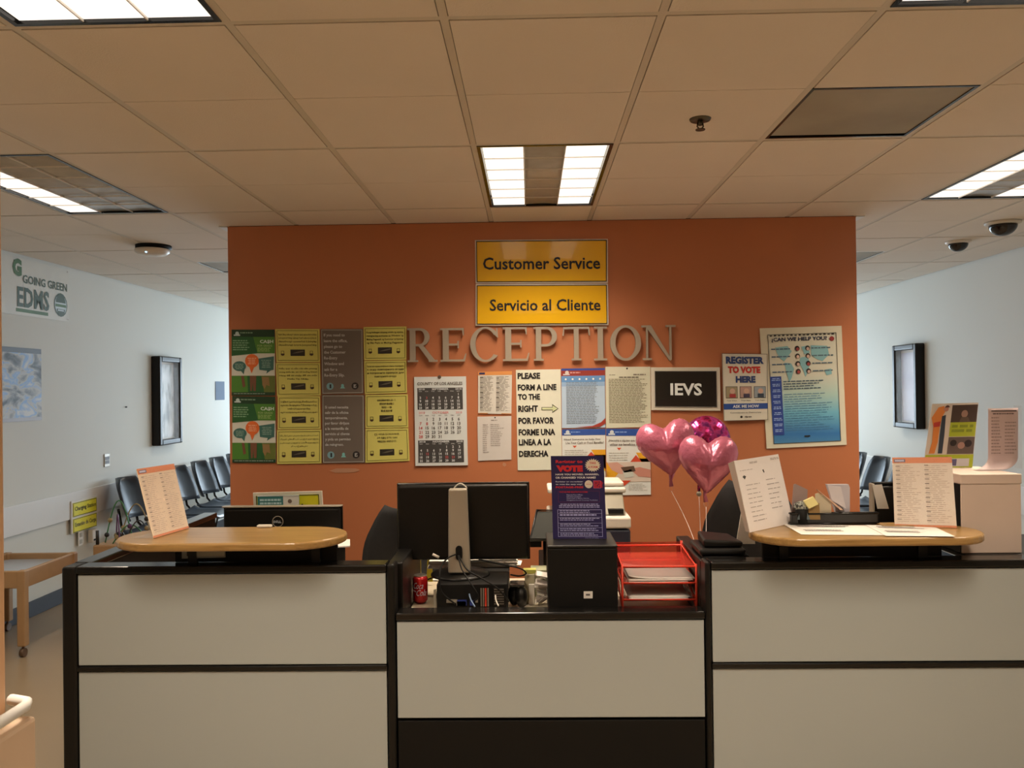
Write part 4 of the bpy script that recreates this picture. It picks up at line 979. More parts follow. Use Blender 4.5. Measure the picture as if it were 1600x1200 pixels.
# cables
def cable(name, label, pts, r=.0035, m=M['matte'], group='cables behind the centre monitor'):
    P_ = [Vector(p) for p in pts]; out = []
    for i in range(len(P_) - 1):
        p0 = P_[max(i - 1, 0)]; p1 = P_[i]; p2 = P_[i + 1]; p3 = P_[min(i + 2, len(P_) - 1)]
        for k in range(6):
            s_ = k / 6; out.append(.5 * ((2 * p1) + (p2 - p0) * s_ + (2 * p0 - 5 * p1 + 4 * p2 - p3) * s_ ** 2 + (3 * p1 - p0 - 3 * p2 + p3) * s_ ** 3))
    out.append(P_[-1])
    return tag(MB().tube(out, r, 6).build(name, m), label, 'cable', group)
def pc(*l): return [PY(x, y, Y) for x, y, Y in l]
cable('cable', 'black cable curving right from the stand hole to the power supply', pc((717, 868, 3.57), (730, 890, 3.5), (755, 905, 3.45), (778, 920, 3.44), (795, 940, 3.45)))
cable('cable', 'black cable dropping from the stand hole down the computer back', pc((716, 868, 3.57), (722, 890, 3.5), (738, 915, 3.45), (748, 932, 3.44), (742, 938, 3.47)))
cable('cable', 'black cable looping left from the stand hole to the side of the computer', pc((713, 866, 3.57), (700, 872, 3.55), (690, 884, 3.5), (687, 900, 3.46), (690, 925, 3.45), (712, 944, 3.45)))
cable('cable', 'black cable sweeping right from behind the centre monitor', pc((748, 874, 3.66), (780, 881, 3.62), (812, 888, 3.6), (822, 896, 3.6), (812, 900, 3.62), (798, 898, 3.66)))
cable('cable', 'pale blue network cable at the computer back', pc((733, 928, 3.465), (736, 938, 3.45), (742, 948, 3.43)), .003, mat('blue_cable', (.22, .32, .5), .4))
cable('cable', 'white tipped cable beneath the power supply', pc((774, 930, 3.465), (775, 938, 3.45), (779, 947, 3.43)), .003, M['wplast'])
cable('cable', 'thin black cable lying on the worktop beside the soda can', pc((628, 930, 3.62), (640, 920, 3.66), (672, 904, 3.78), (684, 903, 3.70)))
B_ = tag(MB().tube(pc((676, 866, 3.58), (686, 871, 3.58)), .006, 8).build('cable_plug', M['wplast']), 'white cable plug dangling left of the silver stand', 'plug')
# papers under monitor
for k, (x_, y_, Y_, w_, lb) in enumerate(((766, 880, 3.80, .27, 'stack of loose white papers on the computer right of the silver stand'), (690, 884, 3.80, .10, 'small stack of papers on the computer left of the silver stand'))):
    t = thing('paper_stack', lb, 'papers', (PY(x_, y_, Y_).x, Y_, .862), 'paper stacks under the centre monitor')
    cx = PY(x_, y_, Y_).x
    for j in range(6):
        w2 = w_ / 2 * random.uniform(.85, 1.05); dx = random.uniform(-.01, .01); a_ = random.uniform(-.06, .06)
        c = Vector((cx + dx, 3.84, .868 + j * .006))
        if k == 1: c.y = 3.80
        MB().obox(c, Vector((math.cos(a_), math.sin(a_), 0)) * w2, Vector((-math.sin(a_), math.cos(a_), 0)) * (.05 if k == 0 else .04), (0, 0, .0022)).build('sheet', M['white'] if j % 3 else ink((190, 170, 140)), t)
# soda can
c = PZ(657, 941, ZW + .002)
t = thing('soda_can', 'red soda can with white script standing on the worktop', 'can', c)
redm = mat('can_red', (.62, .018, .02), .22, metal=.3, coat=.5)
MB().lathe(c, [(.024, 0), (.029, .008), (.033, .014), (.033, .106), (.027, .117)], 28).build('body', redm, t)
MB().lathe(c, [(.027, .117), (.028, .120), (.026, .122), (.024, .119)], 28).build('lid', M['steel'], t)
MB().obox(c + Vector((0, .006, .1215)), (.007, 0, 0), (0, .011, 0), (0, 0, .001)).build('pull_tab', M['steel'], t)
P = Print(t, [(0, 0, 0), (.08, 0, 0), (.08, 0, -.06), (0, 0, -.06)], 'lettering')
P.curve = lambda u, v, k, c=c: c + Vector((math.sin((u - .5) * 2.3) * (.0333 + k), -math.cos((u - .5) * 2.3) * (.0333 + k), .095 - v * .08))
P.text('Coca', .16, .02, .72, .36, (228, 200, 190), 0, shear=.5); P.text('Cola', .34, .40, .90, .74, (228, 200, 190), 0, shear=.5); P.poly([(.10, .44), (.32, .50), (.30, .54), (.12, .50)], (228, 200, 190), 2)
# mouse, pad, folder
c = PZ(637, 922, ZW)
tag(MB().prism([PZ(x, y, ZW + .001) for x, y in ((622, 923), (650, 921), (662, 911), (622, 910))], (0, 0, .003)).build('mouse_pad', mat('teal_pad', (.01, .10, .09), .7)), 'dark teal mouse pad at the left end of the worktop', 'mouse pad')
c = PZ(632, 912, ZW + .004)
t = thing('tape_dispenser', 'glossy black round gadget on the teal pad beside the soda can', 'gadget', c)
MB().ball(c + Vector((0, 0, .035)), .035, .04, .035, 18, 12).build('body', M['gloss'], t)
MB().ball(c + Vector((.008, -.033, .035)), .008, .004, .012).build('white_mark', M['wplast'], t)
tag(B(PY(616, 920, 3.46).x, PY(620, 920, 3.46).x, 3.44, 3.60, ZW + .001, PY(618, 893, 3.46).z).build('folder', mat('magenta_binder', (.25, .01, .06), .4), bevel=.003), 'thin magenta folder standing against the left divider', 'folder')
t = thing('paper_sheet', 'cream sheet of paper lying behind the soda can', 'paper', PZ(660, 903, ZW))
MB().prism([PZ(x, y, ZW + .0055) for x, y in ((640, 906), (688, 907), (684, 896), (638, 896))], (0, 0, .001)).build('sheet', M['white'], t)
for x_, lb in ((653, 'yellow folder standing left under the centre monitor'), (671, 'yellow folder standing beside the dark post under the monitor')):
    tag(MB().slab([PY(x_ - 3, 873, 3.98), PY(x_ + 4, 873, 3.98), PY(x_ + 5, 909, 3.98), PY(x_ - 5, 909, 3.98)], Vector((0, -1, 0)), .01).build('yellow_folder', ink((178, 150, 22))), lb, 'folder')
# round black speaker
c = PZ(808, 944, ZW)
t = thing('desk_speaker', 'small black rounded speaker between the computer and the paper clutter', 'speaker', (c.x, 3.56, ZW))
for dx, yy in ((-.012, 3.60), (.02, 3.56)): MB().ball((c.x + dx, yy, ZW + .048), .026, .035, .047, 16, 10).build('speaker_body', M['black'], t)
B(c.x - .03, c.x + .035, 3.54, 3.63, ZW + .094, ZW + .102).build('top_plate', M['gloss'], t, bevel=.003)
# clutter: cups and cards
xa = PY(820, 925, 3.62).x
t = thing('card_holder', 'pale box of upright cards beside the black cabinet', 'card holder', (xa + .02, 3.62, ZW))
B(xa, xa + .045, 3.62, 3.67, ZW + .001, ZW + .13).build('box', ink((178, 160, 118)), t, bevel=.003)
MB().obox((xa + .022, 3.645, ZW + .14), (.028, 0, 0), (0, .02, 0), (0, 0, .008)).build('lid', ink((196, 182, 80)), t)
B(xa + .018, xa + .042, 3.600, 3.612, ZW + .001, ZW + .09).build('card', M['white'], t)
t = thing('crumpled_papers', 'crumpled white slips piled against the black cabinet', 'papers', (PY(850, 925, 3.6).x, 3.6, ZW))
for i in range(12):
    c = Vector((PY(random.uniform(842, 848), 900, 3.6).x, 3.6 + random.uniform(-.03, .03), ZW + .02 + i * .0105)); a_ = random.uniform(-.9, .9)
    MB().obox(c, Vector((math.cos(a_), .2, math.sin(a_) * .7)) * .026, Vector((0, .02, .006)), Vector((-math.sin(a_) * .3, 0, 1)) * .002).build('slip', M['white'] if i % 2 else ink((170, 150, 125)), t)
tag(B(PY(829, 890, 3.8).x, PY(858, 890, 3.8).x, 3.74, 3.84, ZW + .001, PY(840, 886, 3.8).z).build('cardboard_box', ink((150, 140, 98)), bevel=.004), 'small olive cardboard box behind the card holder', 'box')

# black cabinet with vote flyer
xa, xb = PY(856, 900, 3.41).x, PY(965, 900, 3.41).x; zb_ = 1.035
t = thing('black_cabinet', 'black box cabinet on the worktop with a small white label', 'cabinet', ((xa + xb) / 2, 3.55, ZW))
B(xa, xb, 3.40, 3.72, ZW, zb_ - .012).build('body', M['matte'], t, bevel=.006)
B(xa - .002, xb + .002, 3.398, 3.72, zb_ - .011, zb_).build('lid', M['black'], t, bevel=.006)
q = [PY(x, y, 3.3985) for x, y in ((912, 924), (926, 924), (926, 935), (912, 935))]
lb_ = MB().slab(q, Vector((0, -1, 0)), .0015).build('label_sticker', M['white'], t); Print(lb_, q, 'print').rect(.25, .35, .7, .6, (90, 80, 70))
q = [PY(860.5, 712.5, 3.60), PY(943, 712, 3.60), PZ(948, 842, zb_ + .001), PZ(864, 842, zb_ + .001)]
q[0] = PY(860.5, 712.5, q[3].y + .04); q[1] = PY(943, 712, q[2].y + .04)
t = thing('vote_flyer', 'dark blue Register to VOTE flyer standing on the black cabinet', 'flyer', (q[3] + q[2]) / 2)
nv = quad_normal(q); fl = MB().slab(q, nv, .004).build('sheet', ink((30, 20, 66)), t)
d = Vector((-nv.x, -nv.y, 0)).normalized() * .06
ft = [q[3] - nv * .004, q[2] - nv * .004, q[2] + d, q[3] + d]
for f_ in ft: f_.z = zb_ + .0005
MB().add([*ft, *[f_ + Vector((0, 0, .002)) for f_ in ft]], [(3, 2, 1, 0), (4, 5, 6, 7), (0, 1, 5, 4), (1, 2, 6, 5), (2, 3, 7, 6), (3, 0, 4, 7)]).build('acrylic_foot', M['glass'], t)
P = Print(fl, q, 'print', step=.0003); RR = (205, 34, 40); LV = (170, 160, 180)
P.text('Register to', .09, .05, .60, .10, RR, .03); P.text('VOTE', .10, .115, .60, .195, RR, .09)
P.poly([(.79 + (.155 if i % 2 else .115) * math.cos(PI * i / 20), .115 + (.155 if i % 2 else .115) * .54 * math.sin(PI * i / 20)) for i in range(40)], (230, 205, 165), 2); P.text('TAKE', .73, .075, .85, .10, RR, .02); P.text('A FORM', .70, .125, .88, .15, RR, .02)
P.text('HAVE YOU MOVED, MARRIED,', .08, .215, .90, .24, (220, 205, 190), .04); P.text('OR CHANGED YOUR NAME?', .08, .252, .84, .277, (220, 205, 190), .04)
P.text('Register or re-register', .08, .305, .60, .325, (200, 190, 190), .03); P.text('to vote the easy way!', .08, .335, .58, .357, (200, 190, 190), .03); P.text('POSTAGE-FREE', .08, .368, .60, .392, RR, .03)
P.disc(.70, .345, .075, (225, 200, 165)); P.text('APPROVED', .65, .34, .75, .35, RR, .02); P.frame(.79, .30, .93, .395, .01, (190, 80, 110)); P.bars(.80, .31, .97, .39, 5, RR, .6, .1)
P.frame(.12, .425, .90, .56, .004, (120, 30, 60)); P.text('POSTAGE-FREE REGISTRATION FORMS:', .15, .43, .68, .447, RR, .01)
for i, tx in enumerate(('Nearest Post Offices', 'Libraries Locations', 'Department of Motor Vehicles', 'Neighborhood County Facilities')): P.text(tx, .28, .465 + i * .022, (.58, .55, .70, .86)[i], .48 + i * .022, LV, .01)
P.bars(.12, .58, .90, .635, 3, LV, .5, .1, center=True, word=.05); P.frame(.10, .65, .93, .975, .008, LV)
for v in (.695, .74, .81, .865, .92): P.rect(.10, v, .93, v + .003, LV, 3)
for v0 in (.66, .705, .75, .82, .875, .93): P.bars(.14, v0, .88, v0 + .04, 2 if v0 != .705 else 1, LV, .45, .25, word=.05)
P.text('REGISTRAR-RECORDER', .6, .985, .85, .992, LV, 0)
# printer on a stand
xa, xb = PY(857, 800, 4.35).x, PY(985, 800, 4.35).x
t = thing('printer', 'white and navy printer standing near the orange wall behind the vote flyer', 'printer', ((xa + xb) / 2, 4.5, .74))
zz = lambda y: PY(970, y, 4.35).z
B(xa, xb, 4.35, 4.80, .74, zz(828)).build('body', mat('navy_plastic', (.012, .018, .04), .35), t, bevel=.01)
B(xa - .003, xb + .003, 4.345, 4.81, zz(826), zz(808)).build('scanner_deck', M['wplast'], t, bevel=.01)
mb = MB(); yy_ = (zz(807), zz(775)); mb.hexa([(xa + .03, 4.40, yy_[0]), (xb - .02, 4.40, yy_[0]), (xb - .02, 4.75, yy_[0]), (xa + .03, 4.75, yy_[0]), (xa + .03, 4.52, yy_[1]), (xb - .02, 4.52, yy_[1]), (xb - .02, 4.75, yy_[1]), (xa + .03, 4.75, yy_[1])]); mb.build('document_feeder', mat('olive_grey_plastic', (.20, .18, .13), .4), t, bevel=.006)
mb = MB(); mb.box(xa, xb - .005, 4.50, 4.78, zz(776), zz(768)); mb.box(xa + .03, xb - .01, 4.55, 4.80, zz(767), zz(760)); mb.build('lid', M['wplast'], t, bevel=.008)
B(xb - .11, xb - .03, 4.395, 4.46, zz(804), zz(798)).build('feed_slot', M['matte'], t)
t = tag(B(xa - .05, xb + .01, 4.33, 4.85, .0, .738).build('printer_stand', M['matte'], bevel=.006), 'low black stand under the white printer', 'stand')
# tilted dark tray on a pole, left of the printer
t = thing('document_stand', 'tilted dark grey tray on a pole between the monitor and the vote flyer', 'tray', (PY(853, 850, 3.85).x, 3.85, ZW))
q = [PY(839, 798, 3.98), PY(880, 798, 3.98), PY(880, 844, 3.84), PY(828, 843, 3.84)]
tr = MB().slab(q, quad_normal(q), .012).build('tray', mat('dark_grey_plastic', (.028, .03, .027), .75, spec=.2), t, bevel=.004)
nq = quad_normal(q); MB().tube([v + nq * .004 for v in q], .005, 6, closed=True).build('rim', M['black'], t)
c = PY(853, 850, 3.90)
MB().tube([(c.x, 3.93, ZW + .01), (c.x, 3.93, c.z + .02)], .014, 12).build('pole', M['black'], t); MB().lathe((c.x, 3.93, ZW), [(.07, 0), (.07, .008), (.02, .014)], 20).build('base', M['black'], t)
MB().obox((PY(836, 848, 3.9).x, 3.9, c.z + .005), (.03, 0, 0), (0, .03, 0), (0, 0, .014)).build('clamp', M['matte'], t)

# red letter tray
t = thing('letter_tray', 'three tier red wire mesh letter tray holding papers', 'letter tray', (PY(1028, 940, 3.6).x, 3.6, ZW))
ax, bx = PY(972, 900, 3.43).x, PY(1088, 900, 3.43).x; yf_, yb_ = 3.43, 3.76
def redmesh():
    m = bpy.data.materials.new('red_mesh_screen'); m.use_nodes = True; nt = m.node_tree; b = nt.nodes['Principled BSDF']
    b.inputs['Base Color'].default_value = (.45, .03, .015, 1); b.inputs['Roughness'].default_value = .4; b.inputs['Alpha'].default_value = .5
    return m
RM = redmesh()
for k, z in enumerate((.935, .868, .80)):
    MB().sheet(lambda u, v: (ax + (bx - ax) * u, yf_ + (yb_ - yf_) * v, z), 1, 1, .0015, False).build('mesh_shelf', RM, t)
    B(ax, bx, yb_, yb_ + .0015, z, z + .045).build('mesh_back', RM, t)
    MB().tube([(ax, yf_, z + .004), (bx, yf_, z + .004), (bx, yb_, z + .03), (ax, yb_, z + .03)], .0045, 8, closed=True).build('tray_rim', M['red'], t)
    if k < 3:
        for x in (ax, bx): MB().slab([(x, yf_, z + .006), (x, yb_, z + .045), (x, yb_, z), (x, yf_, z)], Vector((1, 0, 0)), .0015).build('mesh_side', RM, t)
for x in (ax, bx):
    for y in (yf_, yb_): MB().tube([(x, y, ZW + .012), (x, y, .985 if y == yb_ else .95)], .005, 8).build('upright', M['red'], t); MB().ball((x, y, ZW + .01), .01).build('foot', M['red'], t)
    MB().tube([(x, yf_, ZW + .02), (x, yb_, .94)], .0035, 6).build('brace', M['red'], t)
for z, lb, d in ((.871, 'pile of white papers on the middle shelf of the red tray', .02), (.803, 'thin pile of papers on the lowest shelf of the red tray', .006)):
    pt_ = thing('paper_stack', lb, 'papers', ((ax + bx) / 2, 3.6, z), 'papers in the red letter tray')
    for j in range(4 if d > .01 else 2):
        dz = j * .004
        MB().sheet(lambda u, v: (ax + .03 + (bx - ax - .06 + .01 * j) * u, yf_ + .012 + .01 * (j % 2) + .26 * v, z + .002 + dz + (.012 * (1 - u) ** 6 if j == 3 else 0)), 8, 2, .0018).build('sheet', M['white'], pt_)
tag(MB().slab([PY(1076, 843, 3.95), PY(1098, 868, 3.80), PY(1098, 915, 3.80), PY(1076, 905, 3.95)], Vector((-.6, -.8, 0)), .006).build('brown_board', ink((168, 118, 70))), 'brown cardboard sheet standing behind the red letter tray', 'board')

# office chairs
def office_chair(c, w_, top, label, rot):
    t = thing('office_chair', label, 'chair', (0, 0, 0), 'office chairs behind the desk')
    def bk(u, v):
        r_ = 1 - .55 * max(0, v - .55) ** 2 / .2; uu = (u - .5)
        return (uu * w_ * min(1, r_) * (.86 + .14 * math.sin(PI * min(v + .2, 1))), .22 + .06 * v - .10 * (2 * uu) ** 2, .58 + (top - .58) * v)
    MB().sheet(bk, 12, 14, .05).build('backrest', M['fabric'], t, bevel=0)
    MB().sheet(lambda u, v: ((u - .5) * .5, -.25 + .46 * v, .48 + .02 * math.cos(PI * (u - .5))), 8, 8, .07).build('seat', M['fabric'], t)
    MB().tube([(0, .05, .44), (0, .28, .46), (0, .30, .62)], .02, 8).build('back_support', M['black'], t)
    MB().tube([(0, 0, .10), (0, 0, .45)], .025, 12).build('gas_column', M['black'], t)
    for k in range(5):
        a = 2 * PI * k / 5 + .3; MB().tube([(0, 0, .11), (.29 * math.cos(a), .29 * math.sin(a), .07)], [.022, .014], 8).build('base_arm', M['black'], t)
        MB().tube([(.29 * math.cos(a) - .02, .29 * math.sin(a), .028), (.29 * math.cos(a) + .02, .29 * math.sin(a), .028)], .028, 12).build('caster', M['black'], t)
    for sx in (-1, 1): MB().tube([(sx * .24, .0, .46), (sx * .29, .0, .5), (sx * .29, .0, .64), (sx * .29, -.14, .66), (sx * .29, .12, .66)], .014, 8).build('armrest', M['black'], t)
    t.location = c; t.rotation_euler = (0, 0, rot)
office_chair((PY(634, 850, 4.45).x, 4.40, 0), .40, PY(634, 782, 4.45).z, 'black office chair back showing left of the centre monitor', PI + .15)
office_chair((PY(1178, 850, 4.5).x, 4.50, 0), .50, PY(1178, 748, 4.5).z, 'black office chair behind the right counter beside the balloons', PI - .3)

# black stacked trays right of red tray
t = thing('desk_phone', 'black stacked desk device at the left end of the right desk section', 'device', (PY(1130, 850, 3.55).x, 3.55, ZH))
B(PY(1093, 850, 3.48).x, PY(1166, 850, 3.48).x, 3.42, 3.66, ZW + .0, ZH + .0).build('base', M['matte'], t, bevel=.008)
B(PY(1090, 850, 3.46).x, PY(1162, 850, 3.46).x, 3.41, 3.64, ZH + .001, ZH + .028).build('lower_tray', M['black'], t, bevel=.012, seg=3)
mb = MB(); xa, xb = PY(1098, 850, 3.46).x, PY(1160, 850, 3.46).x
mb.hexa([(xa, 3.44, ZH + .029), (xb, 3.44, ZH + .029), (xb - .02, 3.62, ZH + .029), (xa + .01, 3.62, ZH + .029), (xa, 3.44, ZH + .062), (xb, 3.44, ZH + .052), (xb - .02, 3.62, ZH + .056), (xa + .01, 3.62, ZH + .070)])
mb.build('upper_tray', M['black'], t, bevel=.010, seg=3)
# white sign leaning on right counter
q = [PY(1147.5, 720, 3.33), PY(1216, 709.5, 3.48), PZ(1240, 817, 1.1015), PZ(1172, 832, 1.1015)]
q[0] = PY(1147.5, 720, q[3].y + .07); q[1] = PY(1216, 709.5, q[2].y + .07)
t = thing('paper_notice', 'white sheet with grey notes leaning at the left end of the right counter', 'notice', (q[2] + q[3]) / 2)
nq = quad_normal(q); pp = MB().slab(q, nq, .003).build('sheet', ink((218, 196, 168)), t)
fl = PY(1138, 724, q[0].y + .06); bl = q[3] + Vector((-.01, .03, 0))
MB().add([q[0] - nq * .003, fl, bl, q[3] - nq * .003, q[0] - nq * .005, fl - nq * .002, bl + Vector((.002, .002, 0)), q[3] - nq * .005], [(0, 1, 2, 3), (7, 6, 5, 4), (0, 4, 5, 1), (1, 5, 6, 2), (2, 6, 7, 3), (3, 7, 4, 0)]).build('side_flap', ink((170, 145, 118)), t)
P = Print(pp, q, 'print', step=.0003); GY = (150, 132, 112)
P.bars(.30, .05, .48, .08, 2, GY, .5, .1); P.bars(.78, .04, .98, .075, 2, GY, .5, .1); P.poly([(.09, .24), (.13, .22), (.17, .24), (.13, .28)], (60, 54, 44)); P.poly([(.55, .19), (.58, .18), (.59, .225), (.57, .23)], (60, 54, 44))
P.bars(.06, .15, .35, .165, 1, GY, .4, 0); P.bars(.12, .36, .48, .92, 9, GY, .13, .4, word=.10); P.bars(.58, .33, .92, .80, 7, GY, .13, .4, word=.10)
tag(MB().slab([PY(1160, 790, 3.62), PY(1176, 782, 3.62), PY(1180, 850, 3.62), PY(1150, 850, 3.62)], Vector((0, -1, 0)), .004).build('card', M['white']), 'white card behind the leaning notice on the right counter', 'card')
# papers lying on right counter
for k, (pp_, lb) in enumerate(((((1224, 819), (1352, 821), (1384, 836), (1252, 835)), 'handwritten white sheet lying in front of the black organizer'), (((1352, 820), (1462, 824), (1492, 838), (1384, 837)), 'handwritten white sheet lying in front of the orange headed notice'))):
    q = [PZ(x, y, 1.1025 + k * .002) for x, y in pp_]; nq = quad_normal(q)
    o, P = sheet('paper_sheet', lb, 'paper', q, M['white'], .001, 'loose sheets on the right counter')
    for v in (.12, .55): P.bars(.12, v, .8 if v < .5 else .65, v + .20, 2, (120, 106, 94), .45, .2, word=.022)
tag(B(PY(1362, 820, 3.5).x, PY(1408, 820, 3.5).x, RC[1] - .10, RC[1] - .02, 1.101, 1.107).build('wooden_strip', M['wood']), 'short wooden strip on the right counter under the notice', 'strip')
# organizer
ax, bx = PY(1234, 810, 3.46).x, PY(1372, 810, 3.46).x; y0_, y1_ = 3.45, RC[1] - .012; zo = 1.1012
t = thing('desk_organizer', 'black wire organizer tray at the back of the right counter', 'organizer', ((ax + bx) / 2, y0_, zo))
B(ax + .01, bx - .01, y0_ + .004, y1_ - .004, zo, zo + .004).build('base', M['black'], t)
mb = MB(); mb.box(ax + .005, bx - .005, y0_, y0_ + .003, zo + .004, zo + .044); mb.box(ax + .005, bx - .005, y1_ - .003, y1_, zo + .004, zo + .044); mb.box(ax + .004, ax + .007, y0_, y1_, zo + .004, zo + .044); mb.box(bx - .007, bx - .004, y0_, y1_, zo + .004, zo + .044); mb.build('wall', mat('black_mesh', (.02, .02, .02), .4), t)
for z in (.006, .046): MB().tube([(ax, y0_, zo + z), (bx, y0_, zo + z), (bx, y1_, zo + z), (ax, y1_, zo + z)], .004, 6, closed=True).build('rim', M['gloss'], t)
for u in (.32, .62, .86): B(ax + (bx - ax) * u, ax + (bx - ax) * u + .003, y0_ + .004, y1_ - .004, zo + .004, zo + .04).build('divider', M['black'], t)
def up(px0, py0, px1, py1, Y, name, label, cat, m, skew=0, t_=.004, grp=None):
    q = [PY(px0 + skew, py0, Y), PY(px1 + skew, py0, Y), PY(px1, py1, Y), PY(px0, py1, Y)]
    return tag(MB().slab(q, Vector((0, -1, 0)), t_).build(name, m), label, cat, grp)
yo = (y0_ + y1_) / 2
c = PY(1253, 815, yo); cz = zo + .006
t = thing('pen_cup', 'black cup with a patterned round top in the organizer left end', 'cup', (c.x, yo, cz))
MB().lathe((c.x, yo, cz), [(.022, 0), (.026, .06)], 18).build('cup', M['matte'], t)
MB().ball((c.x, yo, cz + .070), .034, .022, .022, 16, 10).build('patterned_top', ramp_mat('black_white_pattern', [(.45, (.02, .02, .02)), (.55, (.35, .37, .33))], 90, .6), t)
def rot_card(name, label, cat, pts, Y, m, t_=.004, grp=None):
    mb = MB().prism([PY(x, y, Y) for x, y in pts][::-1], (0, t_, 0)); return tag(mb.build(name, m), label, cat, grp)
gE = 'cards and envelopes in the organizer'
rot_card('envelope', 'lilac grey card standing behind the pen cup', 'card', ((1240, 757), (1243, 756), (1262, 765), (1260, 812), (1236, 812)), yo + .03, ink((150, 122, 104)), grp=gE)
rot_card('card_box', 'brown folded card box under the sticky note in the organizer', 'card', ((1263, 795), (1280, 786), (1282, 812), (1264, 812)), yo - .012, ink((130, 94, 44)), .03, gE)
rot_card('envelope', 'tan folded card with an arch print in the organizer middle', 'card', ((1274, 772), (1279, 770), (1299, 781), (1299, 812), (1274, 812)), yo + .005, ink((182, 158, 118)), grp=gE)
rot_card('envelope', 'slanted brown card leaning in the organizer middle', 'card', ((1277, 765), (1280, 767), (1318, 797), (1313, 797)), yo - .005, ink((196, 150, 112)), .02, gE)
rot_card('envelope', 'thick stack of white envelopes at the organizer right', 'envelopes', ((1292, 757), (1326, 757), (1328, 762), (1328, 812), (1310, 812)), yo + .02, ink((178, 160, 145)), .02, gE)
rot_card('envelope', 'single folded white envelope in front of the envelope stack', 'envelope', ((1294, 758), (1314, 761), (1322, 795), (1300, 782)), yo - .0, ink((196, 176, 156)), grp=gE)
rot_card('paper_clip_dish', 'greenish clump of small plastic items under the pen cup top', 'clips', ((1250, 800), (1258, 793), (1266, 812), (1246, 812)), yo - .018, ink((86, 92, 84)), .01)
t = rot_card('sticky_note_pad', 'yellow sticky note pad perched tilted on the organizer', 'sticky notes', ((1256, 783), (1271, 776), (1279, 788), (1264, 795)), yo - .030, ink((222, 196, 118)), .012)
# right monitor (angled, side facing viewer) with blank sticker
t, a, b, z0_, z1 = monitor_back('computer_monitor', 'black monitor behind the right orange headed notice with a white sticker', 1364, 1443, 756, 3.72, .34)
B(a - .012, a, 3.70, 3.74, z0_, z1 + .004).build('lit_side_edge', M['silver'], t, bevel=.004)  # light on the black monitor's side, put in as a silver strip
B(a, b, 3.705, 3.74, z1 - .002, z1 + .008).build('top_edge', M['matte'], t, bevel=.003)
B((a + b) / 2 - .03, (a + b) / 2 + .03, 3.64, 3.69, ZW, z0_ + .1).build('stand_column', M['black'], t); B((a + b) / 2 - .1, (a + b) / 2 + .1, 3.6, 3.8, ZW, ZW + .014).build('stand_base', M['black'], t)
q = [PY(x, y, 3.690) for x, y in ((1363, 758), (1378, 757), (1389, 795), (1371, 795))]
MB().slab(q, Vector((0, -1, 0)), .0015).build('sticker', M['white'], t)
# white ballot box, brochure, letter
xa, xb = PY(1502, 800, 3.42).x, PY(1596, 800, 3.42).x; zt_ = PY(1550, 741, 3.42).z
tag(B(xa + .003, xe - .3, DB + .002, 3.85, ZH - .02, ZH - .0).build('shelf', M['black'], bevel=.003), 'black shelf behind the right partition under the white box', 'shelf')
t = thing('white_box', 'large white cardboard box standing on the right of the desk', 'box', ((xa + xb) / 2, 3.58, ZH))
bm_ = mat('white_card', (.66, .54, .47), .6)
B(xa, xb, 3.42, 3.74, ZH + .001, zt_ - .04).build('body', bm_, t, bevel=.003)
B(xa - .002, xb + .002, 3.417, 3.743, zt_ - .0395, zt_).build('lid', bm_, t, bevel=.003)
B(xa - .004, xa - .001, 3.425, 3.735, ZH + .003, zt_ - .04).build('shaded_side', M['matte'], t)  # shadow on the white box's left side, put in as a black sheet
q = [PY(1456, 630, 3.66), PY(1529, 628, 3.66), PY(1519, 729, 3.66), PY(1440, 723, 3.66)]
t = thing('brochure', 'lime green brochure with photos of people standing on the white box', 'brochure', (PY(1480, 728, 3.66)))
b0 = PY(1442, 732, 3.70); b1 = PY(1522, 732, 3.70)
q = [PY(1457, 631, 3.72), PY(1529, 629, 3.72), Vector((PY(1519, 730, 3.68).x, 3.68, zt_ + .002)), Vector((PY(1443, 730, 3.68).x, 3.68, zt_ + .002))]
nq = quad_normal(q); pp = MB().slab(q, nq, .006).build('cover', ink((206, 182, 150)), t)
MB().slab([q[1] - nq * .008, q[1] + Vector((.012, .06, -.004)), q[2] + Vector((.03, .06, 0)), q[2] - nq * .008], Vector((0, -1, 0)), .001).build('back_pages', ink((190, 175, 140)), t)
P = Print(pp, q, 'print', step=.0004); LG = (166, 166, 36)
P.rect(.44, .03, .99, .30, (66, 46, 34)); P.disc(.72, .17, .07, (150, 110, 84), 3, ratio=1.2); P.poly([(.62, .30), (.66, .22), (.80, .22), (.86, .30)], (90, 70, 50), 4); P.rect(.44, .30, .99, .52, LG); P.bars(.48, .34, .95, .48, 2, (128, 132, 30), .6, .1, word=.2)
P.rect(.44, .53, .99, .79, (96, 76, 62)); P.disc(.55, .62, .07, (40, 30, 26), 3); P.disc(.72, .66, .075, (160, 116, 92), 3); P.disc(.86, .63, .08, (44, 32, 28), 3)
P.rect(0, .80, 1, 1, LG); P.bars(.06, .83, .48, .97, 5, (70, 90, 30), .3, .3); P.rect(.55, .86, .92, .98, (196, 180, 160), 3); P.rect(.56, .87, .66, .97, (90, 80, 100), 4); P.poly([(.14, .98), (.20, .86), (.24, .98)], (160, 40, 30), 4)
P.poly([(.02, .22), (.14, .06), (.26, .04), (.30, .12), (.24, .22), (.22, .38), (.22, .60), (.18, .78), (.06, .78), (.10, .60), (.08, .36)], (206, 116, 46), 3); P.poly([(.24, .20), (.32, .18), (.34, .50), (.34, .78), (.25, .78), (.24, .50)], (46, 50, 54), 4); P.disc(.31, .09, .055, (180, 120, 90), 4); P.disc(.33, .065, .05, (80, 46, 34), 5, a0=PI, a1=2 * PI); P.poly([(.08, .30), (.22, .28), (.22, .36), (.09, .37)], (176, 50, 34), 5)
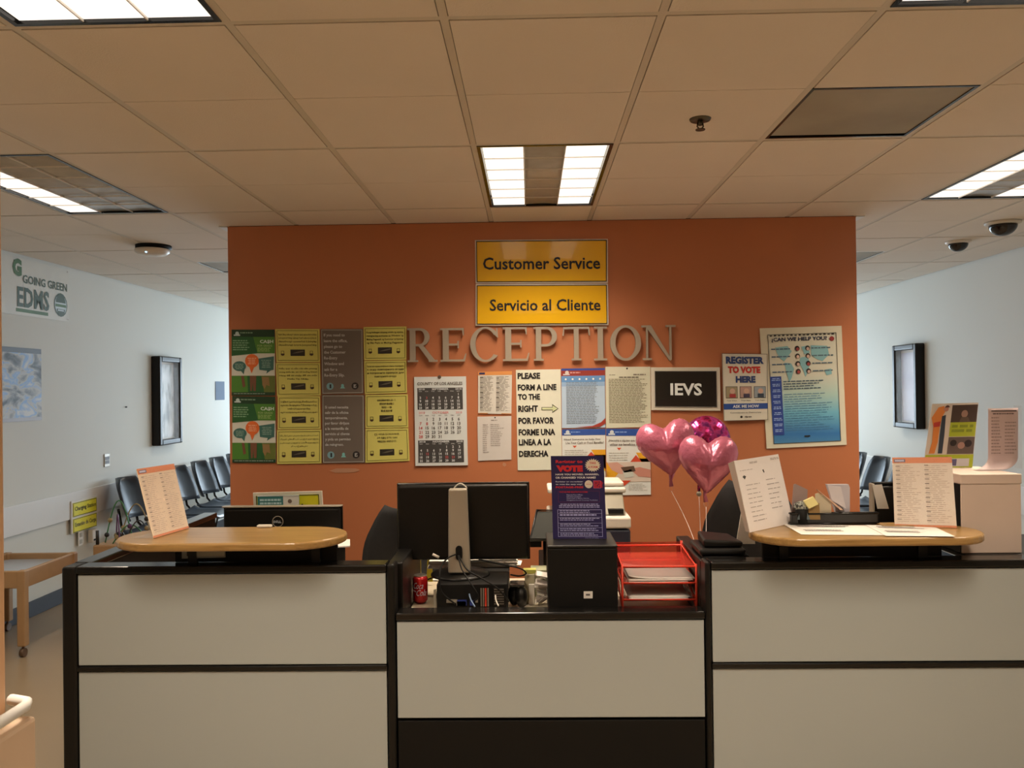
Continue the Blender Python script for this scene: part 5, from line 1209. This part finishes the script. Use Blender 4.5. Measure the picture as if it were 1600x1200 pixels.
# letter in holder, curved
xa2, xb2 = PY(1549, 700, 3.60).x, PY(1596, 700, 3.60).x; zl = PY(1570, 638, 3.6).z
t = thing('curled_letter', 'white printed letter curling down onto the white box, far right', 'letter', ((xa2 + xb2) / 2, 3.6, zt_))
def lf(u, v):
    # vertical sheet whose lower end curls forward and left on the box
    if v < .7: return (xa2 + (xb2 - xa2) * u, 3.62 + .01 * v, zl + (zt_ + .05 - zl) * (v / .7))
    s_ = (v - .7) / .3 * PI / 2; return (xa2 + (xb2 - xa2) * u - .10 * (1 - math.cos(s_)), 3.627 - .07 * (1 - math.cos(s_)), zt_ + .003 + .047 * (1 - math.sin(s_)))
MB().sheet(lambda u, v: lf(u, 1 - v), 4, 18, .001).build('sheet', ink((206, 172, 150)), t)
P = Print(t, [lf(0, 0), lf(1, 0), lf(1, .7), lf(0, .7)], 'print'); P.n = Vector((0, -1, 0))
P.rect(.1, .04, .95, .07, (110, 88, 76)); P.bars(.15, .10, .9, .13, 1, (110, 88, 76), .8, .1); P.bars(.1, .18, .45, .97, 12, (160, 130, 112), .35, .3); P.bars(.55, .28, .95, .97, 10, (160, 130, 112), .35, .3)
MB().slab([(xb2 + .003, 3.60, zl + .01), (xb2 + .006, 3.66, zl + .01), (xb2 + .006, 3.66, zt_ + .002), (xb2 + .003, 3.60, zt_ + .002)], Vector((1, 0, 0)), .002).build('holder_side', M['glass'], t)
tag(B(PY(1408, 712, 3.64).x, PY(1424, 712, 3.64).x, 3.70, 3.73, z1 + .009, z1 + .05).build('hand_sanitizer', ink((176, 140, 120)), bevel=.004), 'small pinkish object on top of the right monitor', 'ornament')

# ================================================================== BALLOONS
def foil(name, c):
    m = bpy.data.materials.new(name); m.use_nodes = True; b = m.node_tree.nodes['Principled BSDF']; n = m.node_tree.nodes
    b.inputs['Base Color'].default_value = (*c, 1); b.inputs['Metallic'].default_value = .35; b.inputs['Roughness'].default_value = .27
    t_ = n.new('ShaderNodeTexNoise'); t_.inputs['Scale'].default_value = 9; bp = n.new('ShaderNodeBump'); bp.inputs['Strength'].default_value = .25; bp.inputs['Distance'].default_value = .02
    m.node_tree.links.new(t_.outputs['Fac'], bp.inputs['Height']); m.node_tree.links.new(bp.outputs[0], b.inputs['Normal']); return m
pink = foil('pink_foil', (.50, .14, .22))
def heart(label, px, py, Y, wpx, hpx, rot, neck, tiltY=0):
    c = PY(px, py, Y); sx = wpx * Y / F / 2; sz = hpx * Y / F / 2
    t = thing('heart_balloon', label, 'balloon', c, 'heart balloons over the desk')
    N = 64; out = []
    for i in range(N):
        a = 2 * PI * i / N; x = .62 * math.sin(a) ** 3 + .40 * math.sin(a); z = (13 * math.cos(a) - 5 * math.cos(2 * a) - 2 * math.cos(3 * a) - math.cos(4 * a) + 2.5) / 14.5; z = z * .72 + (.28 * math.cos(a)) + .02
        out.append((x, z))
    R_n = 14; T_ = sx * .70; mb = MB(); vs = []; fs = []
    cr, sr = math.cos(rot), math.sin(rot)
    for side in (-1, 1):
        base = len(vs)
        vs.append((0, 0, 0)); 
        for j in range(1, R_n + 1):
            r = math.sin(PI / 2 * j / R_n)
            for i, (x, z) in enumerate(out):
                th_ = T_ * math.sqrt(max(0, 1 - r * r)) * (1 - .10 * math.exp(-((x * r) ** 2) * 30) * max(0, min(1, z * r * 2.2))) * (1 - .35 * max(0, -z) * r)
                wr = 1 + .012 * math.sin(i * 2.9) * r ** 8
                vs.append((x * r * wr, side * th_, z * r * wr))
        vs[base] = (0, side * T_ * .95, 0)
        for i in range(N):
            a_, b_ = base + 1 + i, base + 1 + (i + 1) % N
            fs.append((base, a_, b_) if side < 0 else (base, b_, a_))
            for j in range(R_n - 1):
                p0 = base + 1 + j * N + i; p1 = base + 1 + j * N + (i + 1) % N; q0 = p0 + N; q1 = p1 + N
                fs.append((p0, q0, q1, p1) if side < 0 else (p0, p1, q1, q0))
    V = []
    for x, y, z in vs:
        X_, Z_ = x * sx, z * sz; X2 = X_ * cr + Z_ * sr; Z2 = -X_ * sr + Z_ * cr
        V.append(c + Vector((X2 + y * tiltY, y, Z2)))
    mb.add(V, fs, True); o = mb.build('foil_body', pink, t)
    # flat seam around the outline
    tipp = c + Vector((-sr * sz * 1.0 * 0 + (0 * cr + -1.0 * sz * sr), 0, -1.0 * sz * cr))
    n0 = PY(*neck[0], Y); n1 = PY(*neck[1], Y)
    MB().tube([tipp + Vector((0, 0, .02)), n0, n1], [.018, .008, .012], 10).build('neck', pink, t)
    ring = [n1 + Vector((.010 * math.cos(2 * PI * i / 12), 0, -.012 + .014 * math.sin(2 * PI * i / 12))) for i in range(12)]
    MB().tube(ring, .0025, 6, closed=True).build('tie_loop', M['glass'], t)
    return t, n1
B1, n1 = heart('pink heart foil balloon, upper left of the pair', 1042, 699, 4.30, 90, 90, -.16, ((1048, 750), (1049, 760)), .1)
B2, n2 = heart('pink heart foil balloon, lower right one in front', 1106, 724, 4.10, 90, 94, .05, ((1101, 772), (1103, 784)))
c = PY(1104, 688, 4.56)
t = thing('foil_balloon', 'shiny magenta round foil balloon peeking above the hearts', 'balloon', c)
mg = ramp_mat('magenta_foil', [(.35, (.10, .02, .06)), (.45, (.62, .03, .16)), (.55, (.80, .10, .45)), (.62, (.30, .05, .28))], 22, .12)
mg.node_tree.nodes['Principled BSDF'].inputs['Metallic'].default_value = .8
MB().ball(c, .13, .075, .135, 28, 18).build('foil_body', mg, t)
p0 = PY(1092, 768, 4.44)
MB().tube([c + Vector((-.04, 0, -.125)), p0], [.012, .008], 8).build('neck', mg, t); MB().ball(p0 + Vector((0, 0, -.012)), .014).build('valve', M['silver'], t)
gS = 'balloon strings'
base_ = Vector((PY(1093, 860, 4.1).x, 4.0, ZW + .0))
st = mat('white_ribbon', (.8, .72, .68), .5)
def string(a, b, sag, lb): tag(MB().tube([a.lerp(b, i / 12) + Vector((0, 0, 0)) + Vector((sag * math.sin(PI * i / 12), 0, 0)) for i in range(13)], .0014, 6).build('balloon_string', st), lb, 'string', gS)
wx = PY(1094, 900, 3.98).x
string(p0 + Vector((0, 0, -.02)), Vector((wx, 3.98, ZW + .03)), .004, 'straight white ribbon hanging from the magenta balloon')
string(n1 + Vector((0, 0, -.025)), Vector((n1.x + .10, 3.985, ZW + .02)), .02, 'faint ribbon trailing from the upper left heart balloon')
string(n2 + Vector((0, 0, -.025)), Vector((wx + .004, 3.98, ZW + .03)), .01, 'short ribbon under the lower right heart balloon')
tag(MB().lathe((wx, 3.985, ZW + .0), [(.03, 0), (.032, .01), (.02, .035), (.004, .04)], 16).build('balloon_weight', M['red']), 'small red weight holding the balloon ribbons behind the letter tray', 'weight')

finish_prints()
